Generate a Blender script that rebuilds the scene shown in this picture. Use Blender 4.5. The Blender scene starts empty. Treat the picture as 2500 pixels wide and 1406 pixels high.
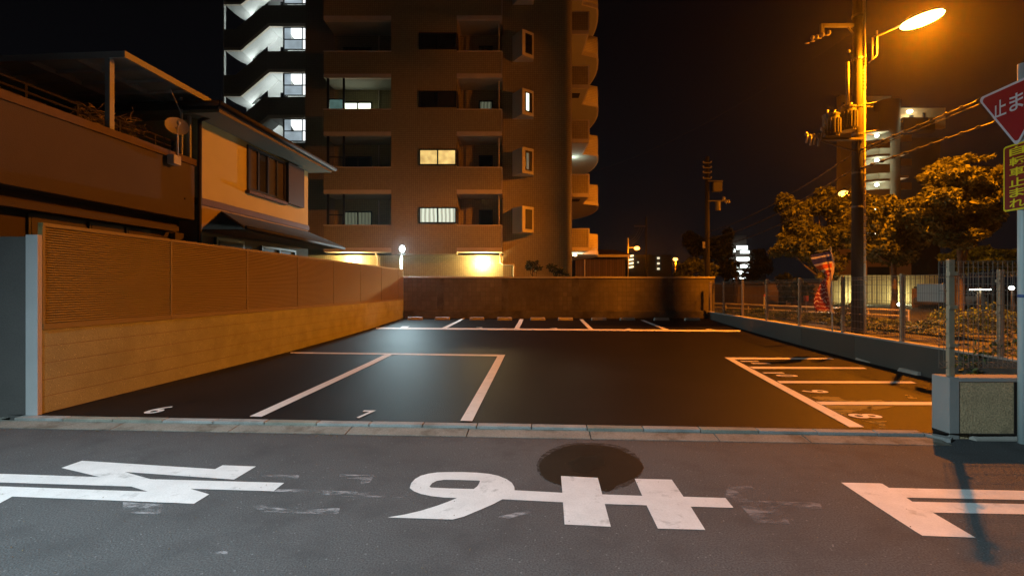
import bpy, bmesh, math, random
from mathutils import Vector, Matrix, geometry
R = random.Random(7)
S = bpy.context.scene
COL = S.collection
F = 1200.0; CX = 1250.0; CY = 703.0; H = 1.5
# ---------------------------------------------------------------- camera
cam = bpy.data.cameras.new('camera'); co = bpy.data.objects.new('camera', cam); COL.objects.link(co)
cam.sensor_width = 36; cam.sensor_fit = 'HORIZONTAL'; cam.lens = 36 * F / 2500; cam.clip_end = 2000; cam.clip_start = .05
co.location = (0, 0, H); co.rotation_euler = (math.radians(90), 0, 0); S.camera = co
S.view_settings.view_transform = 'Standard'; S.view_settings.look = 'None'
S.view_settings.exposure = 0; S.view_settings.gamma = 1
# ---------------------------------------------------------------- night sky
w = bpy.data.worlds.new('World'); S.world = w; w.use_nodes = True
nt = w.node_tree; nt.nodes.clear()
out = nt.nodes.new('ShaderNodeOutputWorld'); bg = nt.nodes.new('ShaderNodeBackground')
tc = nt.nodes.new('ShaderNodeTexCoord'); sx = nt.nodes.new('ShaderNodeSeparateXYZ'); cr = nt.nodes.new('ShaderNodeValToRGB')
nt.links.new(tc.outputs['Generated'], sx.inputs[0]); nt.links.new(sx.outputs['Z'], cr.inputs[0])
nt.links.new(cr.outputs[0], bg.inputs[0]); nt.links.new(bg.outputs[0], out.inputs[0])
cr.color_ramp.elements[0].color = (.0034, .0038, .0050, 1); cr.color_ramp.elements[0].position = 0
cr.color_ramp.elements[1].color = (.0014, .0012, .0016, 1); cr.color_ramp.elements[1].position = .45
bg.inputs[1].default_value = 1.0
SOD = (1.0, .25, .002)      # sodium
LED = (.66, .92, 1.0)
WARM = (1.0, .68, .27)

def light(name, kind, loc, power, col, rad=.1, size=None, blend=None, aim=None, parent=None):
    l = bpy.data.lights.new(name, kind); l.energy = power; l.color = col
    if kind in ('POINT', 'SPOT'): l.shadow_soft_size = rad
    if kind == 'SPOT': l.spot_size = math.radians(size); l.spot_blend = blend
    o = bpy.data.objects.new(name, l); COL.objects.link(o); o.location = loc
    if aim is not None: o.rotation_euler = (Vector(aim) - Vector(loc)).to_track_quat('-Z', 'Y').to_euler()
    if parent: o.parent = parent; o.matrix_parent_inverse = Matrix.Translation(-Vector(parent.location))
    return o

# ---------------------------------------------------------------- helpers
def tag(o, label=None, cat=None, group=None, kind=None):
    if label: o['label'] = label
    if cat: o['category'] = cat
    if group: o['group'] = group
    if kind: o['kind'] = kind
    return o
def thing(name, label, cat, loc=(0, 0, 0), group=None):
    o = bpy.data.objects.new(name, None); COL.objects.link(o); o.location = loc; o.empty_display_size = .2
    return tag(o, label, cat, group)
class MB:
    def __init__(s, m=None): s.v = []; s.f = []; s.m = m
    def add(s, vs, fs):
        n = len(s.v); s.v += [tuple((s.m @ Vector(p)) if s.m else p) for p in vs]
        s.f += [tuple(i + n for i in f) for f in fs]; return s
    def box(s, x0, x1, y0, y1, z0, z1):
        vs = [(x, y, z) for z in (z0, z1) for y in (y0, y1) for x in (x0, x1)]
        return s.add(vs, [(0, 2, 3, 1), (4, 5, 7, 6), (0, 1, 5, 4), (2, 6, 7, 3), (0, 4, 6, 2), (1, 3, 7, 5)])
    def prism(s, poly, z0, z1):            # plan polygon extruded in z
        n = len(poly); z0 = z0 if hasattr(z0, '__len__') else [z0] * n; z1 = z1 if hasattr(z1, '__len__') else [z1] * n
        vs = [(p[0], p[1], z0[i]) for i, p in enumerate(poly)] + [(p[0], p[1], z1[i]) for i, p in enumerate(poly)]
        return s.add(vs, [tuple(range(n))[::-1], tuple(range(n, 2 * n))] + [(i, (i + 1) % n, (i + 1) % n + n, i + n) for i in range(n)])
    def xprism(s, poly, y0, y1):           # x-z polygon extruded in y
        n = len(poly); vs = [(p[0], y0, p[1]) for p in poly] + [(p[0], y1, p[1]) for p in poly]
        return s.add(vs, [tuple(range(n)), tuple(range(n, 2 * n))[::-1]] + [(i, i + n, (i + 1) % n + n, (i + 1) % n) for i in range(n)])
    def tube(s, pts, r, n=8, r1=None):
        pts = [Vector(p) for p in pts]; k = len(pts); vs = []; up = Vector((0, 0, 1))
        for i, p in enumerate(pts):
            d = (pts[min(i + 1, k - 1)] - pts[max(i - 1, 0)]).normalized()
            a = d.cross(up if abs(d.z) < .95 else Vector((1, 0, 0))).normalized(); b = a.cross(d)
            rr = r if r1 is None else r + (r1 - r) * i / (k - 1)
            for j in range(n):
                t = 2 * math.pi * j / n; q = p + (a * math.cos(t) + b * math.sin(t)) * rr; vs.append(tuple(q))
        fs = [(i * n + j, i * n + (j + 1) % n, (i + 1) * n + (j + 1) % n, (i + 1) * n + j) for i in range(k - 1) for j in range(n)]
        fs += [tuple(range(n))[::-1], tuple(range((k - 1) * n, k * n))]
        return s.add(vs, fs)
    def ball(s, c, rx, ry=None, rz=None, nu=12, nv=8):
        ry = ry or rx; rz = rz or rx; vs = [(c[0], c[1], c[2] - rz)]
        for i in range(1, nv):
            ph = -math.pi / 2 + math.pi * i / nv
            for j in range(nu):
                t = 2 * math.pi * j / nu; vs.append((c[0] + rx * math.cos(ph) * math.cos(t), c[1] + ry * math.cos(ph) * math.sin(t), c[2] + rz * math.sin(ph)))
        vs.append((c[0], c[1], c[2] + rz)); L = len(vs) - 1; fs = []
        for j in range(nu): fs.append((0, 1 + (j + 1) % nu, 1 + j)); fs.append((L, L - nu + j, L - nu + (j + 1) % nu))
        for i in range(nv - 2):
            for j in range(nu): a = 1 + i * nu; fs.append((a + j, a + (j + 1) % nu, a + nu + (j + 1) % nu, a + nu + j))
        return s.add(vs, fs)
    def flat(s, loops, zf):                # filled outline (with holes) laid on a surface zf(x,y)
        L = [[Vector((p[0], p[1], 0)) for p in lp] for lp in loops]
        tris = geometry.tessellate_polygon(L); pts = [p for lp in L for p in lp]
        fs = []
        for t in tris:
            a, b, c = (pts[i] for i in t)
            fs.append(tuple(t) if (b - a).cross(c - a).z > 0 else tuple(t[::-1]))
        return s.add([(p.x, p.y, zf(p.x, p.y)) for p in pts], fs)
    def build(s, name, mat, parent=None, smooth=False, bevel=0):
        me = bpy.data.meshes.new(name); me.from_pydata(s.v, [], s.f); me.update()
        if smooth:
            for p in me.polygons: p.use_smooth = True
        o = bpy.data.objects.new(name, me); COL.objects.link(o); me.materials.append(mat)
        if parent:
            o.parent = parent; lo = Vector(parent.location); q = parent
            while q.parent: q = q.parent; lo = lo + Vector(q.location)
            me.transform(Matrix.Translation(-lo))
        else:
            bb = [min(v[i] for v in s.v) for i in range(3)]; bc = [max(v[i] for v in s.v) for i in range(3)]
            c = Vector(((bb[0] + bc[0]) / 2, (bb[1] + bc[1]) / 2, bb[2])); me.transform(Matrix.Translation(-c)); o.location = c
        if bevel:
            m = o.modifiers.new('bevel', 'BEVEL'); m.width = bevel; m.segments = 2; m.limit_method = 'ANGLE'
        return o
def text_faces(body, bold=0):
    c = bpy.data.curves.new('t', 'FONT'); c.body = body; c.align_x = 'CENTER'; c.align_y = 'CENTER'; c.size = 1; c.offset = bold; c.resolution_u = 4
    o = bpy.data.objects.new('t', c); COL.objects.link(o)
    me = bpy.data.meshes.new_from_object(o.evaluated_get(bpy.context.evaluated_depsgraph_get()))
    vs = [v.co.copy() for v in me.vertices]; fs = [tuple(p.vertices) for p in me.polygons]
    bpy.data.objects.remove(o); bpy.data.curves.remove(c); bpy.data.meshes.remove(me)
    if not vs: return [], []
    x0 = min(v.x for v in vs); x1 = max(v.x for v in vs); y0 = min(v.y for v in vs); y1 = max(v.y for v in vs)
    return [((v.x - (x0 + x1) / 2) / max(x1 - x0, 1e-5), (v.y - (y0 + y1) / 2) / max(y1 - y0, 1e-5)) for v in vs], fs   # unit box

def lotz(x, y): return .25 * (max(0.0, y - 8) / 12.5) ** 2
ROADZ = -.06
def G(px, py, z=0.0):
    Y = (H - z) * F / (py - CY); return ((px - CX) / F * Y, Y)
def Lp(px, py):
    Y = H * F / (py - CY)
    for _ in range(12): Y = .5 * Y + .5 * (H - lotz(0, Y)) * F / (py - CY)
    return ((px - CX) / F * Y, Y)
def W(px, py, Y): return ((px - CX) / F * Y, Y, H + (CY - py) / F * Y)

# ---------------------------------------------------------------- materials
def node(nt, t, **k):
    n = nt.nodes.new(t)
    for a, b in k.items(): setattr(n, a, b)
    return n
def mat(name, c, rough=.8, var=.12, scale=3.0, bump=0, bscale=60, metal=0, spec=.5, fine=0, dark=None, dscale=1.0, dlo=.5, dhi=.65, flecks=0):
    m = bpy.data.materials.new(name); m.use_nodes = True; nt = m.node_tree; b = nt.nodes['Principled BSDF']
    b.inputs['Roughness'].default_value = rough; b.inputs['Metallic'].default_value = metal; b.inputs['Specular IOR Level'].default_value = spec
    tc = node(nt, 'ShaderNodeTexCoord'); L = nt.links.new
    n = node(nt, 'ShaderNodeTexNoise'); n.inputs['Scale'].default_value = scale; n.inputs['Detail'].default_value = 6; L(tc.outputs['Object'], n.inputs['Vector'])
    r = node(nt, 'ShaderNodeValToRGB'); e = r.color_ramp.elements
    e[0].position = .3; e[1].position = .7
    e[0].color = tuple(x * (1 - var) for x in c) + (1,); e[1].color = tuple(min(1, x * (1 + var)) for x in c) + (1,)
    L(n.outputs[0], r.inputs[0]); cur = r.outputs[0]
    if fine:
        n2 = node(nt, 'ShaderNodeTexNoise'); n2.inputs['Scale'].default_value = bscale; n2.inputs['Detail'].default_value = 3; L(tc.outputs['Object'], n2.inputs['Vector'])
        mr = node(nt, 'ShaderNodeMapRange'); mr.inputs[1].default_value = .3; mr.inputs[2].default_value = .7; mr.inputs[3].default_value = 1 - fine; mr.inputs[4].default_value = 1 + fine
        L(n2.outputs[0], mr.inputs[0]); mx = node(nt, 'ShaderNodeVectorMath', operation='SCALE'); L(cur, mx.inputs[0]); L(mr.outputs[0], mx.inputs['Scale']); cur = mx.outputs[0]
    if flecks:
        vo = node(nt, 'ShaderNodeTexVoronoi'); vo.inputs['Scale'].default_value = flecks; L(tc.outputs['Object'], vo.inputs['Vector'])
        lt = node(nt, 'ShaderNodeMath', operation='LESS_THAN'); lt.inputs[1].default_value = .16; L(vo.outputs['Distance'], lt.inputs[0])
        n4 = node(nt, 'ShaderNodeTexNoise'); n4.inputs['Scale'].default_value = flecks * .6; L(tc.outputs['Object'], n4.inputs['Vector'])
        gt = node(nt, 'ShaderNodeMath', operation='GREATER_THAN'); gt.inputs[1].default_value = .56; L(n4.outputs[0], gt.inputs[0])
        an = node(nt, 'ShaderNodeMath', operation='MULTIPLY'); L(lt.outputs[0], an.inputs[0]); L(gt.outputs[0], an.inputs[1])
        mf = node(nt, 'ShaderNodeMixRGB'); L(an.outputs[0], mf.inputs[0]); L(cur, mf.inputs[1]); mf.inputs[2].default_value = tuple(min(1, x * 1.7 + .05) for x in c) + (1,); cur = mf.outputs[0]
    if dark:
        n3 = node(nt, 'ShaderNodeTexNoise'); n3.inputs['Scale'].default_value = dscale; n3.inputs['Detail'].default_value = 8; n3.inputs['Roughness'].default_value = .65; L(tc.outputs['Object'], n3.inputs['Vector'])
        r3 = node(nt, 'ShaderNodeMapRange'); r3.inputs[1].default_value = dlo; r3.inputs[2].default_value = dhi; L(n3.outputs[0], r3.inputs[0])
        m3 = node(nt, 'ShaderNodeMixRGB'); L(r3.outputs[0], m3.inputs[0]); L(cur, m3.inputs[1]); m3.inputs[2].default_value = tuple(dark) + (1,); cur = m3.outputs[0]
    L(cur, b.inputs['Base Color'])
    if bump:
        nb = node(nt, 'ShaderNodeTexNoise'); nb.inputs['Scale'].default_value = bscale; nb.inputs['Detail'].default_value = 4; L(tc.outputs['Object'], nb.inputs['Vector'])
        bp = node(nt, 'ShaderNodeBump'); bp.inputs['Strength'].default_value = bump; bp.inputs['Distance'].default_value = .01; L(nb.outputs[0], bp.inputs['Height']); L(bp.outputs[0], b.inputs['Normal'])
    return m
def gridmat(name, c, joint, cell, cellz, jw=.1, rough=.6, var=.1, patch=None, pthr=.8, stain=None):
    """square tiles / blocks in the x+y, z plane"""
    m = bpy.data.materials.new(name); m.use_nodes = True; nt = m.node_tree; b = nt.nodes['Principled BSDF']; L = nt.links.new
    b.inputs['Roughness'].default_value = rough
    ge = node(nt, 'ShaderNodeNewGeometry'); s = node(nt, 'ShaderNodeSeparateXYZ'); L(ge.outputs['Position'], s.inputs[0])
    def M(op, a, bb=None):
        n = node(nt, 'ShaderNodeMath', operation=op)
        for i, x in enumerate((a, bb)):
            if x is None: continue
            if isinstance(x, (int, float)): n.inputs[i].default_value = x
            else: L(x, n.inputs[i])
        return n.outputs[0]
    u = M('DIVIDE', M('ADD', s.outputs[0], s.outputs[1]), cell); v = M('DIVIDE', s.outputs[2], cellz)
    fu = M('FRACT', u); fv = M('FRACT', v); j = M('MAXIMUM', M('LESS_THAN', fu, jw), M('LESS_THAN', fv, jw * cell / cellz))
    cb = node(nt, 'ShaderNodeCombineXYZ'); L(M('FLOOR', u), cb.inputs[0]); L(M('FLOOR', v), cb.inputs[1])
    wn = node(nt, 'ShaderNodeTexWhiteNoise', noise_dimensions='3D'); L(cb.outputs[0], wn.inputs['Vector'])
    r = node(nt, 'ShaderNodeValToRGB'); e = r.color_ramp.elements
    e[0].color = tuple(x * (1 - var) for x in c) + (1,); e[1].color = tuple(x * (1 + var) for x in c) + (1,); L(wn.outputs[0], r.inputs[0])
    if patch:
        e[1].position = pthr; n = e.new(min(.999, pthr + .01)); n.color = tuple(patch) + (1,)
    cur = r.outputs[0]
    if stain:
        n3 = node(nt, 'ShaderNodeTexNoise'); n3.inputs['Scale'].default_value = .8; n3.inputs['Detail'].default_value = 8; n3.inputs['Roughness'].default_value = .7
        mp = node(nt, 'ShaderNodeMapping'); mp.inputs['Scale'].default_value = (1, 1, .6); L(ge.outputs['Position'], mp.inputs[0]); L(mp.outputs[0], n3.inputs['Vector'])
        r3 = node(nt, 'ShaderNodeMapRange'); r3.inputs[1].default_value = .35; r3.inputs[2].default_value = .65; L(n3.outputs[0], r3.inputs[0])
        m3 = node(nt, 'ShaderNodeMixRGB', blend_type='MIX'); L(r3.outputs[0], m3.inputs[0]); L(cur, m3.inputs[1]); m3.inputs[2].default_value = tuple(stain) + (1,); cur = m3.outputs[0]
    mx = node(nt, 'ShaderNodeMixRGB'); L(j, mx.inputs[0]); L(cur, mx.inputs[1]); mx.inputs[2].default_value = tuple(joint) + (1,)
    L(mx.outputs[0], b.inputs['Base Color'])
    bp = node(nt, 'ShaderNodeBump'); bp.inputs['Strength'].default_value = .6; bp.inputs['Distance'].default_value = .004; bp.invert = True
    L(j, bp.inputs['Height']); L(bp.outputs[0], b.inputs['Normal'])
    return m
def emis(name, c, k=1.0, var=0, scale=4, stripes=0):
    m = bpy.data.materials.new(name); m.use_nodes = True; nt = m.node_tree; b = nt.nodes['Principled BSDF']; L = nt.links.new
    b.inputs['Base Color'].default_value = tuple(x * .3 for x in c) + (1,); b.inputs['Roughness'].default_value = .3
    b.inputs['Emission Color'].default_value = tuple(c) + (1,); b.inputs['Emission Strength'].default_value = k
    if var:
        tc = node(nt, 'ShaderNodeTexCoord')
        if stripes:
            n = node(nt, 'ShaderNodeTexWave'); n.inputs['Scale'].default_value = stripes; n.inputs['Distortion'].default_value = 1.2; n.inputs['Detail'].default_value = 1
        else:
            n = node(nt, 'ShaderNodeTexNoise'); n.inputs['Scale'].default_value = scale
        L(tc.outputs['Object'], n.inputs['Vector'])
        mr = node(nt, 'ShaderNodeMapRange'); mr.inputs[1].default_value = .25; mr.inputs[2].default_value = .75; mr.inputs[3].default_value = k * (1 - var); mr.inputs[4].default_value = k * (1 + var)
        L(n.outputs[0] if not stripes else n.outputs['Fac'], mr.inputs[0]); L(mr.outputs[0], b.inputs['Emission Strength'])
    return m
def worn(name, paint, thr=.52, scale=14):
    """worn paint: shows only where the noise is high, transparent elsewhere"""
    m = mat(name, paint, .8, .1, 6); nt = m.node_tree; b = nt.nodes['Principled BSDF']; L = nt.links.new
    tc = node(nt, 'ShaderNodeTexCoord'); mp = node(nt, 'ShaderNodeMapping'); mp.inputs['Scale'].default_value = (.35, 1, 1); L(tc.outputs['Object'], mp.inputs[0])
    n = node(nt, 'ShaderNodeTexNoise'); n.inputs['Scale'].default_value = scale; n.inputs['Detail'].default_value = 8; n.inputs['Roughness'].default_value = .75; L(mp.outputs[0], n.inputs['Vector'])
    mr = node(nt, 'ShaderNodeMapRange'); mr.inputs[1].default_value = thr; mr.inputs[2].default_value = thr + .14; mr.inputs[4].default_value = .75; L(n.outputs[0], mr.inputs[0]); L(mr.outputs[0], b.inputs['Alpha'])
    return m

M = {}
M['asphalt'] = mat('road_asphalt', (.086, .090, .097), .85, .14, .55, .8, 90, fine=.45, dark=(.050, .052, .057), dscale=2.4, dlo=.48, dhi=.8, flecks=26)
M['lot'] = mat('lot_asphalt', (.0115, .0092, .0088), .56, .3, .9, .6, 70, fine=.5, spec=.12, dark=(.009, .0082, .0086), dscale=.6, dlo=.45, dhi=.7)
M['ground'] = mat('ground_soil', (.06, .055, .045), .95, .3, .8, .3, 20)
M['kerb'] = mat('kerb_stone', (.34, .34, .335), .85, .15, 3, .4, 80, fine=.15, dark=(.2, .19, .17), dscale=2.2, dlo=.5, dhi=.7)
M['kerb2'] = mat('kerb_stone_dirty', (.27, .26, .22), .9, .2, 3, .4, 80, fine=.15)
M['gutter'] = mat('gutter_concrete', (.27, .26, .23), .9, .2, 2, .5, 60, fine=.2, dark=(.14, .125, .10), dscale=3, dlo=.5, dhi=.65)
M['paint'] = mat('road_paint', (.76, .76, .78), .6, .07, 5, .3, 90, fine=.06, dark=(.36, .36, .37), dscale=6, dlo=.57, dhi=.76)
M['lotpaint'] = mat('lot_paint', (.78, .77, .76), .6, .06, 3, .15, 120, dark=(.5, .49, .48), dscale=5, dlo=.58, dhi=.75)
M['worn'] = worn('worn_paint', (.42, .42, .45), .46, 12)
M['worn2'] = worn('worn_paint_faint', (.26, .26, .28), .46, 9)
M['mud'] = worn('dried_mud', (.36, .28, .07), .36, 4)
M['wet'] = mat('wet_asphalt', (.017, .013, .010), .6, .3, 3, .4, 140, spec=.15)
M['wet2'] = mat('wet_asphalt_core', (.009, .008, .007), .5, .2, 6, .3, 140, spec=.2)
M['block'] = mat('split_block', (.34, .36, .20), .9, .12, 2.5, .8, 70, fine=.12, flecks=30, dark=(.24, .25, .13), dscale=1.3, dlo=.5, dhi=.8)
M['louvre'] = mat('louvre_beige', (.23, .18, .07), .55, .03, 2, 0)
M['louvre_d'] = mat('louvre_backing', (.25, .16, .09), .6, .03, 2, 0)
M['plaster_w'] = mat('painted_concrete', (.46, .46, .47), .85, .06, 2, .3, 50, dark=(.4, .4, .4), dscale=2, dlo=.6, dhi=.8)
M['plaster_g'] = mat('grey_render', (.10, .092, .088), .92, .1, 2, .4, 60, fine=.08)
M['backwall'] = gridmat('old_block_wall', (.165, .145, .115), (.095, .083, .065), .19, .19, .07, .9, .14, patch=(.17, .16, .14), pthr=.955, stain=(.085, .072, .056))
M['conc'] = mat('old_concrete', (.12, .11, .095), .9, .2, 2, .5, 50, dark=(.06, .05, .04), dscale=1.5, dlo=.45, dhi=.65)
M['conc_b'] = mat('retaining_concrete', (.085, .083, .072), .88, .08, 1, .3, 40, fine=.06)
M['conc_t'] = mat('retaining_concrete_tan', (.075, .065, .052), .88, .08, 1, .3, 40)
M['coping'] = mat('coping_concrete', (.45, .42, .38), .85, .12, 3, .3, 50)
M['aggr'] = mat('washed_aggregate', (.60, .44, .26), .95, .12, 2, 1.0, 60, fine=.35, flecks=38, dark=(.34, .26, .16), dscale=1.6, dlo=.5, dhi=.7)
M['pillar'] = mat('pillar_render', (.36, .35, .34), .85, .07, 2, .2, 40)
M['galv'] = mat('galvanised_steel', (.36, .31, .22), .5, .08, 8, 0, metal=.25)
M['wire'] = mat('coated_wire', (.15, .135, .11), .55, .05, 8, 0)
M['polew'] = mat('white_steel_pole', (.6, .72, .74), .4, .03, 3, 0)
M['poleb'] = mat('blue_band', (.08, .16, .4), .5, .05, 3)
M['signred'] = mat('sign_red', (.34, .006, .018), .45, .04, 3, spec=.08)
M['signwhite'] = mat('sign_white', (.70, .68, .78), .45, .04, 3, spec=.08)
M['signyellow'] = mat('sign_yellow', (.95, .78, .01), .45, .04, 3, spec=.08)
M['signred2'] = mat('sign_dark_red', (.25, .012, .004), .45, .08, 4, spec=.08)
M['signback'] = mat('sign_aluminium', (.4, .4, .4), .4, .04, 3, metal=.5)
M['tile'] = gridmat('beige_wall_tile', (.41, .35, .19), (.22, .18, .10), .094, .094, .16, .45, .08)
M['tile_l'] = gridmat('pale_balcony_tile', (.74, .64, .36), (.40, .33, .19), .094, .094, .16, .45, .06)
M['tile_d'] = gridmat('grey_wall_tile', (.30, .27, .20), (.2, .18, .14), .094, .094, .16, .5, .06)
M['trim'] = mat('trim_render', (.66, .58, .46), .8, .06, 2, .1, 30)
M['ceil'] = mat('soffit_render', (.42, .41, .36), .9, .05, 1)
M['white_r'] = mat('white_render', (.60, .57, .50), .8, .05, 2, .1, 30)
M['white_st'] = mat('stair_render', (.55, .57, .56), .85, .05, 2)
M['frame'] = mat('dark_aluminium', (.018, .018, .02), .4, .1, 4)
M['glass_d'] = mat('dark_glass', (.018, .020, .024), .12, .3, 1.5, spec=.6)
M['brownglass'] = mat('curtained_glass', (.035, .028, .018), .5, .3, 3)
M['housea'] = mat('brown_stucco', (.085, .068, .05), .95, .06, 1.5, .5, 90, fine=.07)
M['housea2'] = mat('brown_stucco_lower', (.07, .055, .04), .95, .08, 1.5, .4, 90)
M['houseb'] = mat('cream_stucco', (.46, .43, .19), .95, .05, 1.5, .35, 80, fine=.04)
M['houseb2'] = mat('tan_stucco_lower', (.30, .25, .18), .95, .06, 1.5, .3, 80)
M['belt'] = mat('brown_timber', (.09, .05, .028), .7, .15, 4)
M['soffit'] = mat('eave_board', (.13, .115, .06), .85, .06, 2)
M['rooft'] = mat('dark_roof_tile', (.014, .012, .012), .7, .2, 5, .3, 20)
M['gutterm'] = mat('dark_gutter', (.015, .012, .011), .7, .1, 5)
M['shutter'] = gridmat('shutter_slats', (.075, .04, .022), (.035, .02, .012), 50, .03, .3, .6, .03)
M['pergola'] = mat('white_aluminium', (.28, .29, .27), .5, .04, 3)
M['poly'] = mat('polycarbonate_sheet', (.30, .34, .30), .5, .12, 2)
M['junk'] = mat('dry_vine', (.30, .25, .17), .9, .3, 5)
M['dish'] = mat('dish_grey', (.38, .37, .34), .5, .05, 3)
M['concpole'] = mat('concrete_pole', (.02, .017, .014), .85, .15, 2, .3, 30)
M['conduit'] = mat('pale_conduit', (.50, .44, .34), .6, .08, 6)
M['cable'] = mat('black_cable', (.014, .012, .011), .6, .1, 6)
M['metal_g'] = mat('grey_equipment', (.10, .095, .085), .5, .1, 3)
M['porcelain'] = mat('porcelain', (.25, .23, .2), .25, .05, 3)
M['bark'] = mat('bark', (.10, .075, .05), .9, .25, 6, .5, 30)
M['stop'] = mat('wheel_stop_concrete', (.42, .40, .36), .9, .12, 4, .4, 60, fine=.1)
M['boardw'] = mat('blank_board', (.36, .39, .38), .6, .05, 3)
M['tin'] = gridmat('brown_corrugated', (.085, .05, .036), (.04, .022, .016), .18, 50, .22, .7, .25)
M['farb'] = mat('far_wall', (.075, .06, .05), .9, .2, .3)
M['farw'] = mat('far_beige_wall', (.40, .30, .17), .9, .1, .5)
M['slatfence'] = gridmat('slatted_fence', (.52, .42, .22), (.2, .15, .08), .45, 60, .22, .8, .12)
M['apt'] = mat('far_apartment_render', (.42, .38, .27), .9, .08, .2)
M['carb'] = mat('black_car_paint', (.02, .018, .018), .25, .1, 2)
M['rail'] = mat('guard_rail_steel', (.5, .46, .38), .5, .05, 3, metal=.2)
M['orangep'] = mat('orange_plastic', (.5, .10, .03), .5, .05, 3)
def leafmat(name, c, var=.45):
    m = mat(name, c, .55, var, 2.6); b = m.node_tree.nodes['Principled BSDF']
    b.inputs['Subsurface Weight'].default_value = 0; return m
M['leaf'] = leafmat('tree_leaf', (.08, .09, .02)); M['leaf_d'] = leafmat('dark_leaf', (.022, .032, .012)); M['leaf_g'] = leafmat('green_leaf', (.07, .12, .025))
M['hedge'] = leafmat('hedge_leaf', (.035, .055, .012))
E_SOD = emis('sodium_lens', (1.0, .66, .16), 22); E_SODF = emis('sodium_lens_far', (1.0, .5, .10), 5)
E_LED = emis('led_lens', (.85, .97, 1.0), 14); E_WARM = emis('warm_globe', (1.0, .8, .45), 35); E_COOL = emis('cool_tube', (.9, 1.0, .9), 12)

def foliage(name, blobs, n, size, m, parent=None, seed=1, up=.5):
    r = random.Random(seed); mb = MB(); tot = sum(b[3] * b[4] * b[5] for b in blobs)
    subs = []
    for bx in blobs:
        k = max(5, int(34 * (bx[3] * bx[4] * bx[5] / tot)))
        for _ in range(k):      # leaf clumps on the shell of each mass
            d = Vector((r.gauss(0, 1), r.gauss(0, 1), r.gauss(0, 1))).normalized() * r.uniform(.62, 1.0)
            q = r.uniform(.26, .5); subs.append((bx[0] + d.x * bx[3], bx[1] + d.y * bx[4], bx[2] + d.z * bx[5], q * min(bx[3], 2.2), q * min(bx[4], 2.2), q * .75 * min(bx[5], 2.2)))
    subs += [(b[0], b[1], b[2], b[3] * .7, b[4] * .7, b[5] * .7) for b in blobs]
    ws = [s[3] * s[4] for s in subs]
    for c in r.choices(subs, ws, k=n):
        d = Vector((r.gauss(0, 1), r.gauss(0, 1), r.gauss(0, 1))).normalized() * r.random() ** .35
        p = Vector((c[0] + d.x * c[3], c[1] + d.y * c[4], c[2] + d.z * c[5]))
        nrm = Vector((r.gauss(0, 1), r.gauss(0, 1), r.gauss(0, 1) + up * 2)).normalized()
        a = nrm.orthogonal().normalized(); a = (Matrix.Rotation(r.uniform(0, 6.28), 3, nrm) @ a); b = nrm.cross(a)
        s = size * r.uniform(.6, 1.3); dr = Vector((0, 0, -s * .25))
        mb.add([tuple(p - a * s), tuple(p - b * s * .42), tuple(p + a * s + dr), tuple(p + b * s * .42)], [(0, 1, 2, 3)])
    return mb.build(name, m, parent)
def trunk(parent, base, top, r0, limbs, m=None):
    mb = MB(); b = Vector(base); t = Vector(top); pts = []
    for i in range(6):
        f = i / 5; pts.append(b.lerp(t, f) + Vector((math.sin(f * 5) * r0 * .5, math.cos(f * 4) * r0 * .4, 0)))
    mb.tube(pts, r0, 8, r0 * .5)
    for i, l in enumerate(limbs):
        s = pts[3 + i % 3]; l = Vector(l); mid = s.lerp(l, .5) + Vector((0, 0, -.12)); mb.tube([s, mid, l], r0 * .42, 6, r0 * .12)
    return mb.build('trunk', m or M['bark'], parent, True)

# ================================================================ SETTING
g = MB(); gs = [(-400, -200), (400, -200), (400, 700), (-400, 700)]
g.add([(x, y, -.09) for x, y in gs], [(0, 1, 2, 3)]); tag(g.build('ground', M['ground']), kind='structure', label='dark bare ground around the lot and buildings')
# kerb line, slightly skew to the camera
KA = Vector((-5.75, 5.81)); KB = Vector((4.28, 5.19)); KD = (KB - KA).normalized(); KN = Vector((KD.y, -KD.x))  # towards the road
if KN.y > 0: KN = -KN
def K(s, t): p = KA + KD * s + KN * t; return (p.x, p.y)
KL = (KB - KA).length
road = MB(); a = K(-30, .04); b = K(40, .04); c = K(40, 22); d = K(-30, 22)
road.add([(p[0], p[1], ROADZ) for p in (a, b, c, d)], [(3, 2, 1, 0)]); ROAD = tag(road.build('road', M['asphalt']), kind='structure', label='worn grey asphalt road in the foreground')
# gutter apron with sloped concrete
gu = MB(); s0 = -6
segs = [-30, -1.0, -.4, 1.35, 2.7, 4.0, 5.3, 6.6, 7.9, 8.8, KL + .1]
for i in range(len(segs) - 1):
    s, e = segs[i] + .006, segs[i + 1] - .006
    p = [K(s, .11), K(e, .11), K(e, .325), K(s, .325)]
    gu.add([(p[0][0], p[0][1], -.030), (p[1][0], p[1][1], -.030), (p[2][0], p[2][1], -.054), (p[3][0], p[3][1], -.054),
            (p[0][0], p[0][1], -.2), (p[1][0], p[1][1], -.2), (p[2][0], p[2][1], -.2), (p[3][0], p[3][1], -.2)],
           [(3, 2, 1, 0), (7, 6, 2, 3), (0, 4, 7, 3), (1, 2, 6, 5)])
p = [K(-30, .0), K(-.2, .0), K(-.2, .11), K(-30, .11)]
gu.add([(q[0], q[1], -.03) for q in p], [(3, 2, 1, 0)])
tag(gu.build('gutter', M['gutter']), kind='structure', label='stained concrete gutter apron between kerb and road')
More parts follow.
